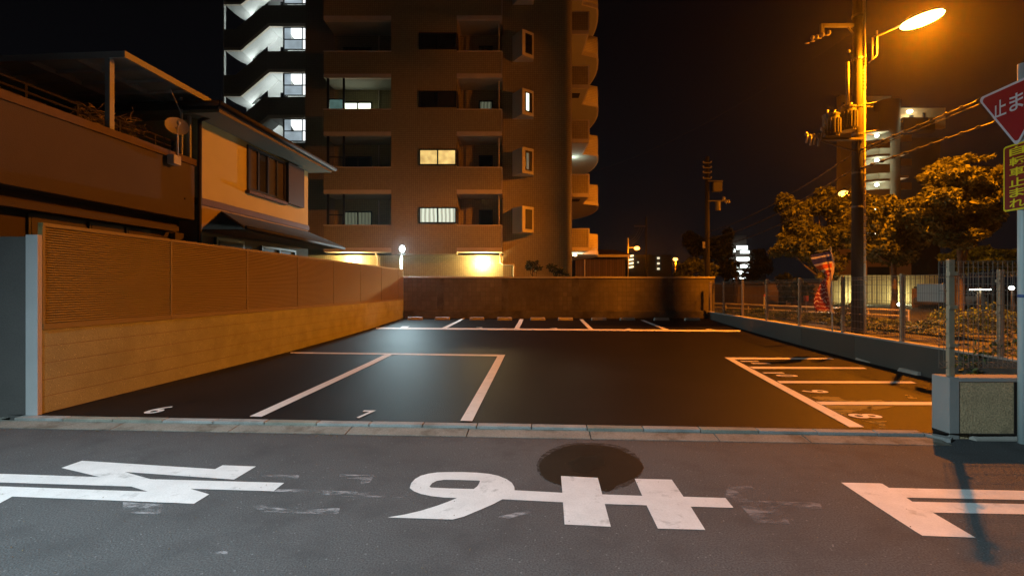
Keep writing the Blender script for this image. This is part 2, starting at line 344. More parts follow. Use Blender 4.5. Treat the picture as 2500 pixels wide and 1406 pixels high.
# kerb stones
ST = []; s = -.02; i = 0
KERB = thing('kerb', 'row of low concrete kerb stones closing off the parking lot', None, (KA.x, KA.y, 0)); tag(KERB, kind='structure')
while s < KL - .05:
    e = min(s + .6, KL); mb = MB(); dirty = i in (1, 2, 5, 11, 13)
    z = R.uniform(-.002, .002); cs = [K(s + .005, 0), K(e - .005, 0), K(e - .005, .108), K(s + .005, .112)]
    mb.prism(cs, -.2, [z, z, z - .003, z - .003]); mb.build('kerb_stone', M['kerb2'] if dirty else M['kerb'], KERB, bevel=.006); s = e; i += 1
mb = MB(); e0 = K(KL + .004, 0); mb.prism([e0, (4.50, 5.015), (4.42, 4.95), K(KL + .004, .11)], -.2, [0, -.02, -.022, -.002]); mb.build('kerb_stone', M['kerb'], KERB, bevel=.006)
# parking lot sheet
lot = MB(); nx, ny = 14, 30
def lotpt(i, j):
    y0 = 5.0 + (20.7 - 5.0) * (j / ny)
    xl = -6.4; xr = 9.2; x = xl + (xr - xl) * i / nx; return x, y0
for j in range(ny):
    for i in range(nx):
        q = []
        for (ii, jj) in ((i, j), (i + 1, j), (i + 1, j + 1), (i, j + 1)):
            x, y = lotpt(ii, jj)
            yk = KA.y + (x - KA.x) * KD.y / KD.x
            if jj == 0: y = max(y, yk + .004) if x < 4.4 else 5.02
            y = max(y, yk + .004 + jj * 1e-4) if x < 4.4 else y
            q.append((x, y, lotz(x, y) - .001))
        lot.add(q, [(0, 1, 2, 3)])
LOT = lot.build('parking_lot', M['lot']); tag(LOT, kind='structure', label='new black asphalt surface of the small parking lot')
def sheet(name, px, m, up=Lp, zf=lotz, dz=.004, parent=None, label=None, holes=()):
    mb = MB(); loops = [[up(*p) for p in px]] + [[up(*p) for p in h] for h in holes]
    # refine long edges so sheets follow the slope
    L2 = []
    for lp in loops:
        o = []
        for i, p in enumerate(lp):
            q = lp[(i + 1) % len(lp)]; n = max(1, int(math.hypot(q[0] - p[0], q[1] - p[1]) / 1.2)) if zf is lotz else 1
            for k in range(n): o.append((p[0] + (q[0] - p[0]) * k / n, p[1] + (q[1] - p[1]) * k / n))
        L2.append(o)
    mb.flat(L2, lambda x, y: zf(x, y) + dz); o = mb.build(name, m, parent)
    if label: o['label'] = label
    return o
roadz = lambda x, y: ROADZ
RG = lambda px, py: G(px, py, ROADZ)
def ln(name, px, label, m='lotpaint', dz=.004): return sheet(name, px, M[m], parent=LOT, label=label, dz=dz)
ln('bay_line', [(918, 799.5), (1808, 806.2), (1808, 810), (918, 803)], 'long thin white line across the heads of the back bays')
for q, t in (([(1130, 777), (1136, 777), (1087, 803.2), (1073, 803.2)], 'first divider from the left among the back bays'), ([(1269, 779.5), (1278, 779.5), (1267, 804.5), (1254, 804.5)], 'second divider from the left among the back bays'),
             ([(1414, 779.8), (1423, 779.8), (1451, 806), (1440, 806)], 'third divider from the left among the back bays'), ([(1563, 781.5), (1572, 781.5), (1640, 807.5), (1628, 807.5)], 'rightmost divider among the back bays')):
    ln('bay_line', q, t, dz=.006)
ln('bay_line', [(709, 859.5), (1233.5, 866), (1231, 870), (709, 862.5)], 'white line closing the far end of bays 6 and 7')
ln('bay_line', [(938, 866.5), (957, 866.5), (638, 1018), (609, 1017)], 'slanting divider between bays 6 and 7', dz=.006)
ln('bay_line', [(1215, 869), (1233.5, 866), (1153, 1028.5), (1124, 1027.5)], 'right edge line of bay 7', dz=.006)
ln('bay_line', [(1768, 872.5), (2029, 874), (2037, 877), (1794, 877.5)], 'farthest cross line of the small right hand bays')
ln('bay_line', [(1768, 872.5), (1790, 876), (2110, 1043.5), (2074, 1043.5)], 'long slanting line along the small right hand bays', dz=.006)
ln('bay_line', [(1828, 895), (2108, 897), (2117, 900.5), (1840, 900.5)], 'second cross line of the small right hand bays')
ln('bay_line', [(1897, 930), (2225, 931), (2238, 936), (1905, 935.5)], 'third cross line of the small right hand bays')
ln('bay_line', [(1992, 980.5), (2290, 981.5), (2290, 989), (2006, 988.5)], 'nearest cross line of the small right hand bays')
# stencil numbers
def number(ch, c, ux, uy, w, h, label):
    vs, fs = text_faces(ch, .02); mb = MB(); P = []
    for (x, y) in vs:
        X = c[0] + ux[0] * x * w + uy[0] * y * h; Y = c[1] + ux[1] * x * w + uy[1] * y * h; P.append((X, Y, lotz(X, Y) + .006))
    mb.add(P, fs); o = mb.build('bay_number', M['lotpaint'], LOT); o['label'] = label
number('6', Lp(388, 1001), (1, -.05), (.1, 1), .19, .36, 'stencilled number 6')
number('7', Lp(893, 1011.5), (1, -.05), (.0, 1), .15, .36, 'stencilled number 7')
for chs, pc in (('8', (2112, 1016)), ('9', (1990, 956)), ('10', (1902, 914)), ('11', (1842, 885))):
    cc = Lp(*pc); k = len(chs)
    for i, ch in enumerate(chs):
        off = (.5 * (k - 1) - i) * .27; number(ch, (cc[0] + (-.03 if i == 0 and k > 1 else .06 if k > 1 else 0), cc[1] + off), (0, -1), (1, 0), .2 if ch != '1' else .1, .36, 'digit %s of bay number %s' % (ch, chs))
for ch, px in zip('12345', ((988, 798.5), (1171, 800.5), (1352, 802), (1534, 803.5), (1735, 805))):
    number(ch, Lp(*px), (1, 0), (0, 1), .26, .42, 'small stencilled number %s' % ch)
# dried mud in bays 8 and 9
rr = random.Random(3)
def blot(px, n=40, j=.12, sd=0):
    r = random.Random(sd); o = []
    for i in range(len(px)):
        a = px[i]; b = px[(i + 1) % len(px)]
        for k in range(6): f = k / 6; o.append((a[0] + (b[0] - a[0]) * f + r.uniform(-2.5, 2.5), a[1] + (b[1] - a[1]) * f + r.uniform(-.8, .8)))
    return o
for q in ([(1975, 966), (2048, 969), (2062, 977), (2090, 979), (2150, 976), (2160, 982), (2010, 981)], [(2010, 989), (2130, 990), (2128, 998), (2090, 1003), (2075, 1010), (2062, 1014), (2040, 1006)],
          [(2105, 1026), (2130, 1029), (2165, 1028), (2160, 1036), (2162, 1046), (2150, 1048), (2145, 1036), (2120, 1030)], [(2208, 963), (2225, 967), (2240, 973), (2220, 973)], [(2120, 991), (2185, 992), (2150, 998), (2118, 1002)]):
    sheet('mud_stain', blot(q, sd=int(q[0][0])), M['mud'], parent=LOT, label='pale dried mud on the asphalt', dz=.003)
# painted road characters, each laid on the road
def Z8(l): return [RG(x / 2, 980 + y / 2) for x, y in l]
def Z3(l): return [RG(900 + x / 2.2727, 1040 + y / 2.2727) for x, y in l]
def Z9(l): return [RG(2000 + x / 4.916, 1120 + y / 4.916) for x, y in l]
def rsheet(name, loops, m, label, dz=.004):
    mb = MB(); mb.flat(loops, lambda x, y: ROADZ + dz); o = mb.build(name, m, ROAD); o['label'] = label; return o
rsheet('painted_character', [Z8([(400, 290), (1050, 331), (1087, 312), (1250, 318), (1143, 382), (610, 345), (735, 380), (1388, 398), (1335, 439), (930, 427), (1022, 454), (947, 500), (60, 465), (-60, 530), (-260, 530), (-60, 412), (0, 415), (722, 441), (640, 416), (0, 396), (-120, 392), (-60, 352), (40, 355), (490, 370), (300, 325)])],
       M['paint'], 'leftmost white character of the stop lettering on the road')
rsheet('painted_character', [Z3([(228, 345), (236, 318), (258, 294), (290, 276), (330, 265), (380, 258), (440, 256), (520, 256), (600, 259), (670, 266), (720, 277), (765, 295), (795, 316), (808, 338), (810, 357), (1075, 371), (1067, 278), (1272, 288), (1296, 380), (1518, 388), (1476, 293), (1682, 298), (1747, 393), (1980, 400), (2025, 455), (1787, 448), (1868, 577), (1605, 570), (1542, 441), (1310, 433), (1344, 560), (1087, 547), (1078, 424), (742, 407), (690, 435), (630, 461), (570, 486), (530, 503), (466, 520), (105, 508), (200, 492), (290, 471), (380, 443), (440, 421), (490, 400), (420, 398), (350, 390), (290, 378), (250, 362)]),
       Z3([(338, 336), (352, 318), (378, 305), (420, 299), (500, 300), (618, 304), (614, 318), (603, 335), (583, 350), (450, 347), (345, 342)])], M['paint'], 'middle white character with round loop on the road')
rsheet('painted_character', [Z9([(262, 287), (730, 296), (756, 300), (838, 350), (2460, 385), (3200, 400), (3200, 520), (2460, 496), (1045, 467), (1118, 516), (2460, 545), (3200, 560), (3200, 690), (2460, 668), (1365, 648), (1878, 950), (1240, 925), (1160, 878), (700, 580)])],
       M['paint'], 'rightmost white character with one slanting stroke on the road')
for q in ([(640, 1156), (730, 1160), (730, 1168), (640, 1164)], [(830, 1158), (915, 1160), (900, 1182), (880, 1182), (882, 1170), (828, 1168)], [(580, 1192), (750, 1196), (1000, 1205), (1010, 1216), (830, 1212), (740, 1202), (575, 1199)],
          [(300, 1226), (400, 1231), (390, 1256), (300, 1252)], [(610, 1236), (640, 1234), (720, 1246), (830, 1240), (826, 1256), (640, 1250)], [(505, 1346), (555, 1345), (556, 1353), (508, 1354)], [(1215, 1262), (1300, 1242), (1310, 1248), (1230, 1270)]):
    rsheet('worn_marking', [[RG(*p) for p in q]], M['worn'], 'nearly worn away old white paint', .003)
for q in ([(1775, 1185), (1835, 1187), (1845, 1198), (1800, 1200), (1830, 1222), (1895, 1224), (1930, 1280), (1845, 1276), (1800, 1226), (1770, 1224)], [(1880, 1224), (2000, 1226), (2010, 1244), (1890, 1240)]):
    rsheet('worn_marking', [[RG(*p) for p in q]], M['worn2'], 'faint brownish ghost of an old marking', .003)
def ell(cx, cy, rx, ry, sd, j=.035, n=90, cut=None):
    r = random.Random(sd); ph = [r.uniform(0, 6.28) for _ in range(6)]; o = []
    for i in range(n):
        t = 2 * math.pi * i / n; k = 1 + sum(j * math.sin((m + 2) * t * 1.0 + ph[m]) / (m + 1) for m in range(6)) + r.uniform(-.012, .012)
        o.append((cx + rx * k * math.cos(t), cy + ry * k * math.sin(t)))
    return o
def RGc(pts): return [RG(*p) for p in pts]
M['wetedge'] = worn('damp_edge', (.03, .024, .019), .40, 22)
rsheet('wet_stain', [RGc(ell(1441, 1139, 128, 61, 14, .03))], M['wetedge'], 'ragged drying rim of the damp patch', .0015)
rsheet('wet_stain', [RGc(ell(1440, 1139, 119, 56, 4, .05, 140))], M['wet'], 'big dark damp patch on the asphalt', .002)
rsheet('wet_stain', [RGc(ell(1470, 1172, 42, 24, 6, .10, 60))], M['wet'], 'lower bulge of the damp patch', .0025)
rsheet('wet_stain', [RGc(ell(1432, 1132, 42, 20, 9, .12))], M['wet2'], 'almost black core of the damp patch', .003)

# litter of small dry leaves and grit caught along the kerb and in the lot corners
rl_ = random.Random(77); mb = MB()
def chip(x, y, z, s_):
    a = rl_.uniform(0, 6.28); h = rl_.uniform(.002, .012); c_, d_ = math.cos(a) * s_, math.sin(a) * s_
    mb.add([(x - c_, y - d_, z + .003), (x + d_ * .5, y - c_ * .5, z + h), (x + c_, y + d_, z + .004), (x - d_ * .5, y + c_ * .5, z + h)], [(0, 1, 2, 3)])
for _ in range(420):
    s_ = rl_.uniform(0, KL); t_ = .325 + abs(rl_.gauss(0, .10)); q = K(s_, t_); chip(q[0], q[1], ROADZ, rl_.uniform(.004, .014))
for _ in range(500): x = rl_.uniform(-5, 5); y = rl_.uniform(1.6, 5.0); chip(x, y, ROADZ, rl_.uniform(.003, .008))
for _ in range(260):
    y = rl_.uniform(6.2, 20); x = -5.6 + .0725 * (y - 5.86) + .02 + abs(rl_.gauss(0, .12)); chip(x, y, lotz(x, y), rl_.uniform(.006, .02))
for _ in range(200):
    x = rl_.uniform(-4.3, 8); y = 20.38 - abs(rl_.gauss(0, .2)); chip(x, y, lotz(x, y), rl_.uniform(.01, .03))
tag(mb.build('litter', mat('dry_litter', (.16, .12, .07), .9, .5, 40)), kind='stuff', label='scattered dry leaf bits and grit along the kerb and wall bases')

# ================================================================ LEFT BOUNDARY WALL
def frame(O, u):
    u = Vector((u[0], u[1], 0)).normalized(); n = Vector((u.y, -u.x, 0)); return Matrix(((u.x, n.x, 0, O[0]), (u.y, n.y, 0, O[1]), (0, 0, 1, O[2]), (0, 0, 0, 1)))
LW = frame((-5.6, 5.86, 0), (.0725, 1))      # local: x along wall (away), y towards the lot, z up
bw = thing('boundary_wall', 'long block wall topped by beige louvre panels left of the lot', 'wall', (-5.6, 5.86, 0))
mb = MB(LW); Lw = 14.75
mb.box(0.0, Lw, -.13, -.006, -.1, .99)
for k in range(6):
    mb.box(0.0, Lw, -.13, 0, -.195 + .2 * k, -.001 + .2 * k)
    mb.m = LW
mb2 = MB(LW)
for k in range(5): mb2.box(0, Lw, -.12, .0, .003 + .2 * k, .197 + .2 * k)
mb2.build('block_base', M['block'], bw, bevel=.004)
mb = MB(LW); mb.box(0, Lw, -.125, -.008, -.1, .995); mb.build('mortar', M['louvre_d'], bw)
mb = MB(LW); mb.box(-.06, -.002, -.15, .004, -.1, 2.13); mb.build('end_post', M['plaster_w'], bw, bevel=.006)
for i in range(8):
    x0 = 2.0 * i + .004; x1 = min(2.0 * i + 1.996, Lw); 
    if x1 - x0 < .2: break
    mb = MB(LW)
    mb.box(x0, x1, -.055, -.022, 1.03, 2.27)
    ns = 38; z = 1.05
    for k in range(ns):
        z0 = 1.075 + k * (1.15 / ns) ; dz = 1.15 / ns
        mb.add([(x0, -.022, z0), (x1, -.022, z0), (x1, .0, z0 + dz * .28), (x0, .0, z0 + dz * .28), (x1, -.004, z0 + dz * .72), (x0, -.004, z0 + dz * .72), (x1, -.022, z0 + dz), (x0, -.022, z0 + dz)],
               [(0, 1, 2, 3), (3, 2, 4, 5), (5, 4, 6, 7)])
    mb.build('louvre_panel', M['louvre'], bw)
    fr = MB(LW); fr.box(x0, x1, -.06, .008, 1.003, 1.07); fr.box(x0, x1, -.06, .006, 2.235, 2.28); fr.box(x0 - .004, x0 + .028, -.058, .004, 1.07, 2.235); fr.build('panel_frame', M['louvre'], bw)
# grey front wall left of it
fw = thing('front_wall', 'grey rendered wall at the far left edge beside the road', 'wall', (-8, 5.8, 0))
mb = MB(); mb.box(-12, -5.77, 5.83, 5.98, -.15, 2.11); mb.build('wall', M['plaster_g'], fw, bevel=.01)

# ================================================================ BACK WALL
bk = thing('back_wall', 'old soot stained block wall across the end of the lot', 'wall', (2, 20.5, .2))
mb = MB(); mb.box(-4.52, 8.45, 20.5, 20.65, .1, 1.90); mb.build('wall_face', M['backwall'], bk)
mb = MB(); mb.box(-4.56, 8.48, 20.47, 20.68, 1.90, 1.975); mb.build('coping', M['coping'], bk, bevel=.008)
mb = MB(); mb.box(-4.5, 8.3, 20.40, 20.497, .1, .56); mb.build('footing', M['conc'], bk, bevel=.02)
for px in (1075, 1233, 1405):
    mb = MB(); X = (px - CX) / F * 20.5; mb.box(X - .14, X + .14, 20.492, 20.499, .56, 1.9); mb.build('pilaster', M['conc'], bk)
mb = MB(); mb.tube([(8.3, 20.44, .3), (8.3, 20.42, 1.2), (8.4, 20.42, 1.7)], .03, 6)
mb.build('thin_pipe', M['gutterm'], bk)  # dark pipe added in place of the dark gap and shadow at the wall end

# wheel stops: two per back bay
def stop_mesh(o):
    mb = MB(); mb.add([(-.3, -.08, 0), (.3, -.08, 0), (.3, .08, 0), (-.3, .08, 0), (-.285, -.045, .11), (.285, -.045, .11), (.285, .045, .11), (-.285, .045, .11)], [(3, 2, 1, 0), (4, 5, 6, 7), (0, 1, 5, 4), (1, 2, 6, 5), (2, 3, 7, 6), (3, 0, 4, 7)])
    return mb.build('block', M['stop'], o, bevel=.006)
def strips(o, x):
    return MB().box(x - .045, x + .045, -.085, -.05, .06, .072).build('reflector', M['signwhite'], o)
ws = thing('wheel_stop', 'x', 'wheel stop'); kids = [stop_mesh(ws), strips(ws, -.22), strips(ws, .22)]
def place_stop(first, x, y, rz, label, group):
    if first: o = ws; 
    else:
        o = ws.copy(); COL.objects.link(o)
        for k in kids: c = k.copy(); COL.objects.link(c); c.parent = o
    o.location = (x, y, lotz(x, y) + .002); o.rotation_euler = (0, 0, rz); o.scale = (1, 1, 1) if rz == 0 else (.8, .7, .55); tag(o, label, 'wheel stop', group)
ordn = ['leftmost', 'second', 'third', 'fourth', 'fifth', 'sixth', 'seventh', 'eighth', 'ninth', 'rightmost']
for i, px in enumerate((1013.5, 1080, 1164, 1232, 1313, 1380.5, 1462, 1532, 1615, 1690)):
    y = 19.75 - .035 * i; x = (px - CX) / F * y
    lab = ('%s concrete wheel stop in the row before the back wall' % ordn[i]) if i in (0, 9) else '%s concrete wheel stop from the left along the back wall' % ordn[i]
    place_stop(i == 0, x, y, 0, lab, 'wheel stops along the back wall')
for px, py, lab in ((2112, 882, 'concrete wheel stop by the low right wall beside bay 10'), (2222, 911, 'concrete wheel stop by the low right wall beside bay 9')):
    x, y = Lp(px, py); place_stop(False, x, y, math.radians(86), lab, 'wheel stops along the right wall')
# ================================================================ RIGHT RETAINING WALL + FENCES
RW = frame((6.224, 0, 0), (.0924, 1))      # x along, y towards +X
rt = thing('retaining_wall', 'low bluish concrete wall on the right side of the lot', 'wall', (6.7, 6, 0))
for a0, a1, m in ((5.2, 7.9, 'conc_b'), (7.9, 10.35, 'conc_b'), (10.35, 12.6, 'conc_t'), (12.6, 20.45, 'conc_b')):
    mb = MB(RW); mb.box(a0 + .004, a1 - .004, 0, .16, -.1, .50); mb.build('wall_face', M[m], rt)
mb = MB(RW); mb.box(5.2, 20.45, -.008, .17, .50, .53); mb.build('coping', M['coping'], rt, bevel=.005)
def fence_panel(mat4, x0, x1, z0, z1, pitch=.05, hs=.15, fold=True, r=.0022):
    mb = MB(mat4); n = int((x1 - x0) / pitch)
    for i in range(n + 1):
        x = x0 + (x1 - x0) * i / n; mb.box(x - r, x + r, -r, r, z0, z1)
        if fold:
            for zz in (z0, z1 - .06):
                mb.add([(x - r, 0, zz), (x + r, 0, zz), (x + r, .045, zz + .03), (x - r, .045, zz + .03), (x + r, 0, zz + .06), (x - r, 0, zz + .06)], [(0, 1, 2, 3), (3, 2, 4, 5)])
    z = z0
    hz = [z0, z0 + .06, z1 - .06, z1]; k = z0 + .06 + hs
    while k < z1 - .1: hz.append(k); k += hs
    for z in hz: mb.box(x0, x1, -.006, -.0015, z - .0025, z + .0025)
    return mb
mf = thing('mesh_fence', 'long wire mesh fence standing on the low right wall', 'fence', (7, 7, .53))
posts = [5.05, 7.03, 9.03, 10.9, 12.85, 14.85, 16.8, 18.7, 20.3]
for i, a in enumerate(posts):
    mb = MB(RW); mb.box(a - .03, a + .03, .05, .11, .53, 1.76); mb.build('post', M['galv'], mf, bevel=.004)
    if i < len(posts) - 1:
        hs = .15 if i < 5 else .3
        fence_panel(RW, a, posts[i + 1], .60, 1.72, .05 if i < 5 else .1, hs, True, .002 if i < 5 else .003).build('mesh_panel', M['wire'], mf)
    for z in (.75, 1.15, 1.6): MB(RW).box(a - .035, a + .035, .035, .05, z - .02, z + .02).build('clamp', M['galv'], mf)
# front low wall with aggregate panel
pw = thing('gate_wall', 'low wall with washed stone panel at the right front corner', 'wall', (4.6, 5.1, -.06))
PW = frame((4.52, 5.08, 0), (1, -.02))     # x along road, y towards the road (camera)
mb = MB(PW); mb.box(0, .105, -.22, .0, -.12, .575); mb.build('pillar', M['pillar'], pw, bevel=.006)
mb = MB(PW); mb.box(.107, 3.5, -.20, -.012, -.12, .53); mb.build('stone_panel', M['aggr'], pw)
mb = MB(PW); mb.box(.107, 3.5, -.22, .0, .5305, .572); mb.build('coping', M['pillar'], pw, bevel=.005)
mb = MB(PW); mb.prism([(.2, .0), (.78, .0), (.74, .06), (.22, .06)], -.1, [.0, .0, -.045, -.045]); mb.build('mortar_patch', M['coping'], pw)
mb = MB(PW); mb.box(.66, .70, -.008, .0015, .0, .53); mb.build('pipe_stain', M['gutterm'], pw)
pf = thing('mesh_fence', 'short wire mesh fence standing on the low front wall', 'fence', (4.7, 5.1, .575))
PF = frame((4.52, 5.18, 0), (1, -.02))
for x in (.06, 1.98, 3.4):
    mb = MB(PF); mb.box(x - .03 + .04, x + .03 + .04, -.025, .018, .574, 1.80); mb.build('post', M['galv'], pf, bevel=.004)
fence_panel(PF, -.02, 1.96, .66, 1.78).build('mesh_panel', M['wire'], pf); fence_panel(PF, 2.0, 3.4, .66, 1.78).build('mesh_panel', M['wire'], pf)
for z in (.9, 1.3, 1.65): MB(PF).box(.06, .14, .026, .04, z - .02, z + .02).build('clamp', M['galv'], pf)
# blank board hung on the right fence
bs = thing('notice_board', 'blank pale board hanging on the mesh fence beside the front post', 'board', (7.1, 8.0, 1.3))
mb = MB(RW); mb.box(7.95, 8.55, .0, .02, 1.27, 1.57); mb.build('board', M['boardw'], bs, bevel=.004)
for x in (8.05, 8.45): MB(RW).box(x - .01, x + .01, .021, .05, 1.5, 1.53).build('bracket', M['galv'], bs)
# ================================================================ STOP SIGN POST
sp = thing('traffic_sign', 'white post with red triangular stop sign and yellow edged plate', 'traffic sign', (5.13, 4.94, ROADZ))
mb = MB(); mb.tube([(5.13, 4.94, -.1), (5.13, 4.94, 3.75)], .038, 20); mb.build('post', M['polew'], sp, True)
mb = MB(); mb.tube([(5.13, 4.94, 1.405), (5.13, 4.94, 1.435)], .0395, 20); mb.build('band', M['poleb'], sp, True)
# sign plane: u runs from the near side to the far side, normal faces -x
su = Vector((.10, .995, 0)).normalized(); sn = Vector((-su.y, su.x, 0)); 
def sgn(c, u, off):      # local (a = to reader's right, b = up)
    def f(a, b): p = c - u * a + sn * off; return (p.x, p.y, p.z + b)   # reader looks along +x: right is -y
    return f
def rounded(pts, r, n=6):
    o = []
    for i, p in enumerate(pts):
        a = Vector(pts[i - 1]); p = Vector(p); b = Vector(pts[(i + 1) % len(pts)])
        d0 = (a - p).normalized(); d1 = (b - p).normalized(); ang = d0.angle(d1); t = r / math.tan(ang / 2); c = p + (d0 + d1).normalized() * (r / math.sin(ang / 2))
        s = p + d0 * t - c; e = p + d1 * t - c; a0 = math.atan2(s.y, s.x); a1 = math.atan2(e.y, e.x); da = (a1 - a0 + math.pi) % (2 * math.pi) - math.pi
        for k in range(n + 1): q = a0 + da * k / n; o.append((c.x + r * math.cos(q), c.y + r * math.sin(q)))
    return o
def plate(name, pts, c, u, o0, o1, m, parent):
    f0 = sgn(c, u, o0); f1 = sgn(c, u, o1); n = len(pts)
    vs = [f0(*p) for p in pts] + [f1(*p) for p in pts]; mb = MB(); mb.add(vs, [tuple(range(n)), tuple(range(n, 2 * n))[::-1]] + [(i, (i + 1) % n, (i + 1) % n + n, i + n) for i in range(n)])
    o = mb.build(name, m, parent); bm = bmesh.new(); bm.from_mesh(o.data); bmesh.ops.recalc_face_normals(bm, faces=bm.faces); bm.to_mesh(o.data); bm.free(); return o
def glyphs(body, c, u, off, ax, by, w, h, bold, parent, m, name='lettering'):
    vs, fs = text_faces(body, bold); f = sgn(c, u, off); mb = MB(); mb.add([f(ax + x * w, by + y * h) for x, y in vs], [t for t in fs])
    return mb.build(name, m, parent)
tc_ = Vector((5.13, 4.94, 2.92))
TR = [(-.47, .68), (.0, -.0), (.47, .68)]; TR = [(-.47, .66), (0, .0), (.47, .66)]
b0 = plate('sign_plate', rounded(TR, .035), tc_, su, .045, .052, M['signwhite'], sp); b0['label'] = 'red inverted triangle with white rim'
plate('red_field', rounded([(-.425, .635), (0, .04), (.425, .635)], .03), tc_, su, .052, .0545, M['signred'], b0)
for i, ch in enumerate('止まれ'): glyphs(ch, tc_, su, .056, -.19 + i * .19, .455, .155, .17, .012, b0, M['signwhite'])
pc_ = Vector((5.13, 4.94, 2.62))
b1 = plate('sign_plate', rounded([(-.155, -.335), (.155, -.335), (.155, .335), (-.155, .335)], .03), pc_, su, .042, .048, M['signyellow'], sp); b1['label'] = 'tall red plate with yellow rim and lettering'
plate('red_field', rounded([(-.138, -.318), (.138, -.318), (.138, .318), (-.138, .318)], .02), pc_, su, .048, .0505, M['signred2'], b1)
for i, ch in enumerate('自転車止まれ'): glyphs(ch, pc_, su, .052, 0, .262 - i * .105, .165 if ch != '止' else .17, .088, .018, b1, M['signyellow'])
for z in (3.1, 3.45, 2.4, 2.85): MB().tube([(5.13, 4.94, z), (5.13, 4.94, z + .03)], .044, 14).build('clamp', M['signback'], sp)

# ================================================================ HOUSE A (flat terrace roof)
ha = thing('house', 'brown flat roofed house with covered roof terrace behind the louvre wall', 'house', (-7.5, 7, 0))
mb = MB(LW); mb.box(.15, 4.26, -6, -1.3, 2.9, 4.03); mb.build('upper_wall', M['housea'], ha, bevel=.01)
mb = MB(LW); mb.box(.15, 4.28, -6.02, -1.27, 4.031, 4.16); mb.build('parapet_cap', M['belt'], ha)
mb = MB(LW); mb.box(.25, 4.24, -5.9, -1.62, -.1, 2.899); mb.build('wall', M['housea2'], ha)
mb = MB(LW); mb.box(.25, 3.9, -1.619, -1.36, 2.62, 2.72); mb.build('ledge', M['housea'], ha)
for a0, a1 in ((1.24, 2.12), (2.2, 2.86), (2.92, 3.75)):
    mb = MB(LW); mb.box(a0, a1, -1.62, -1.585, 1.7, 2.6); w_ = mb.build('window', M['frame'], ha); mb = MB(LW); mb.box(a0 + .04, a1 - .04, -1.62, -1.578, 1.75, 2.55); mb.build('pane', M['shutter'], w_)
mb = MB(LW); mb.box(3.98, 4.22, -1.617, -1.5, -.1, 2.62); mb.build('pier', M['housea'], ha)
mb = MB(LW); mb.tube([(4.33, -1.24, 5.0), (4.33, -1.24, -.1)], .04, 8); mb.tube([(4.33, -1.24, 5.0), (4.5, -.8, 5.2)], .035, 8); mb.build('downpipe', M['gutterm'], ha, True)
mb = MB(LW); mb.ball((3.98, -1.30, 3.3), .022, .02, .022); mb.build('vent_cap', M['gutterm'], ha)
# terrace cover
mb = MB(LW)
z = 5.36
mb.box(2.3, 4.42, -1.11, -1.05, z, z + .11); mb.box(2.3, 2.36, -6.0, -1.112, z, z + .11); mb.box(4.36, 4.42, -6.0, -1.112, z, z + .11)
for q in (-2.0, -2.9, -3.8, -4.7, -5.6): mb.box(2.362, 4.358, q - .03, q + .03, z + .005, z + .09)
for a in (2.85, 3.35, 3.85): mb.box(a - .02, a + .02, -6, -1.112, z + .02, z + .07)
rf = mb.build('terrace_roof_frame', M['pergola'], ha)
mb = MB(LW); mb.box(2.37, 4.35, -5.99, -1.12, z + .092, z + .10); mb.build('terrace_roof_sheet', M['poly'], rf)
mb = MB(LW); mb.box(2.31, 2.40, -1.42, -1.33, 4.162, z - .001); mb.build('terrace_post', M['pergola'], ha)
mb = MB(LW); mb.box(4.20, 4.26, -1.42, -1.36, 4.162, z - .001); mb.box(4.0, 4.04, -1.42, -1.38, 4.162, z - .001); mb.build('terrace_post', M['pergola'], ha)
mb = MB(LW); mb.tube([(3.6, -1.3, z), (3.95, -1.35, z - .35)], .012, 6); mb.build('thin_pipe', M['pergola'], ha)  # slanting brace under the terrace roof
mb = MB(LW)
for zz in (4.28, 4.40, 4.52): mb.tube([(.1, -1.7, zz), (4.2, -1.7, zz)], .018, 6)
for a in (.5, 1.3, 2.1, 2.9, 3.7, 4.15): mb.tube([(a, -1.7, 4.16), (a, -1.7, 4.53)], .02, 6)
mb.build('terrace_rail', M['gutterm'], ha)
# dry climbing plant on terrace
rv = random.Random(5); mb = MB(LW)
for i in range(150):
    p = Vector((rv.uniform(2.5, 3.75), rv.uniform(-2.3, -1.8), rv.uniform(4.3, 4.72))); pts = [p]
    d = Vector((rv.uniform(-1, 1), rv.uniform(-.5, .5), rv.uniform(-.4, .4))).normalized()
    for k in range(4): d = (d + Vector((rv.uniform(-.7, .7), rv.uniform(-.5, .5), rv.uniform(-.7, .4)))).normalized(); p = p + d * .07; pts.append(p)
    mb.tube(pts, .005, 4)
tag(mb.build('dry_vine', M['junk']), 'tangle of dry pale vines under the terrace cover', 'plant')
# tubs / clutter on the terrace
ds = thing('satellite_dish', 'pale round satellite dish on the terrace parapet', 'satellite dish', tuple(LW @ Vector((3.6, -1.2, 4.0))))
c0 = LW @ Vector((3.55, -1.12, 4.62)); aim = Vector((.62, -.70, .38)).normalized(); ax = aim.orthogonal().normalized(); ay = aim.cross(ax)
vs = []; fs = []; N = 24
for k in range(5):
    rr_ = .20 * k / 4; dep = .05 * (k / 4) ** 2
    for j in range(N): t = 2 * math.pi * j / N; q = c0 + (ax * math.cos(t) + ay * math.sin(t)) * rr_ + aim * (dep - .05); vs.append(tuple(q))
for k in range(4):
    for j in range(N): fs.append((k * N + j, k * N + (j + 1) % N, (k + 1) * N + (j + 1) % N, (k + 1) * N + j))
mb = MB(); mb.add(vs, fs); mb.build('dish', M['dish'], ds, True)
mb = MB(); e_ = c0 + aim * .2 + Vector((0, 0, -.06)); mb.tube([tuple(c0 + Vector((0, 0, -.2))), tuple(e_)], .008, 6); mb.ball(tuple(e_), .03, .03, .04); mb.build('receiver', M['dish'], ds)
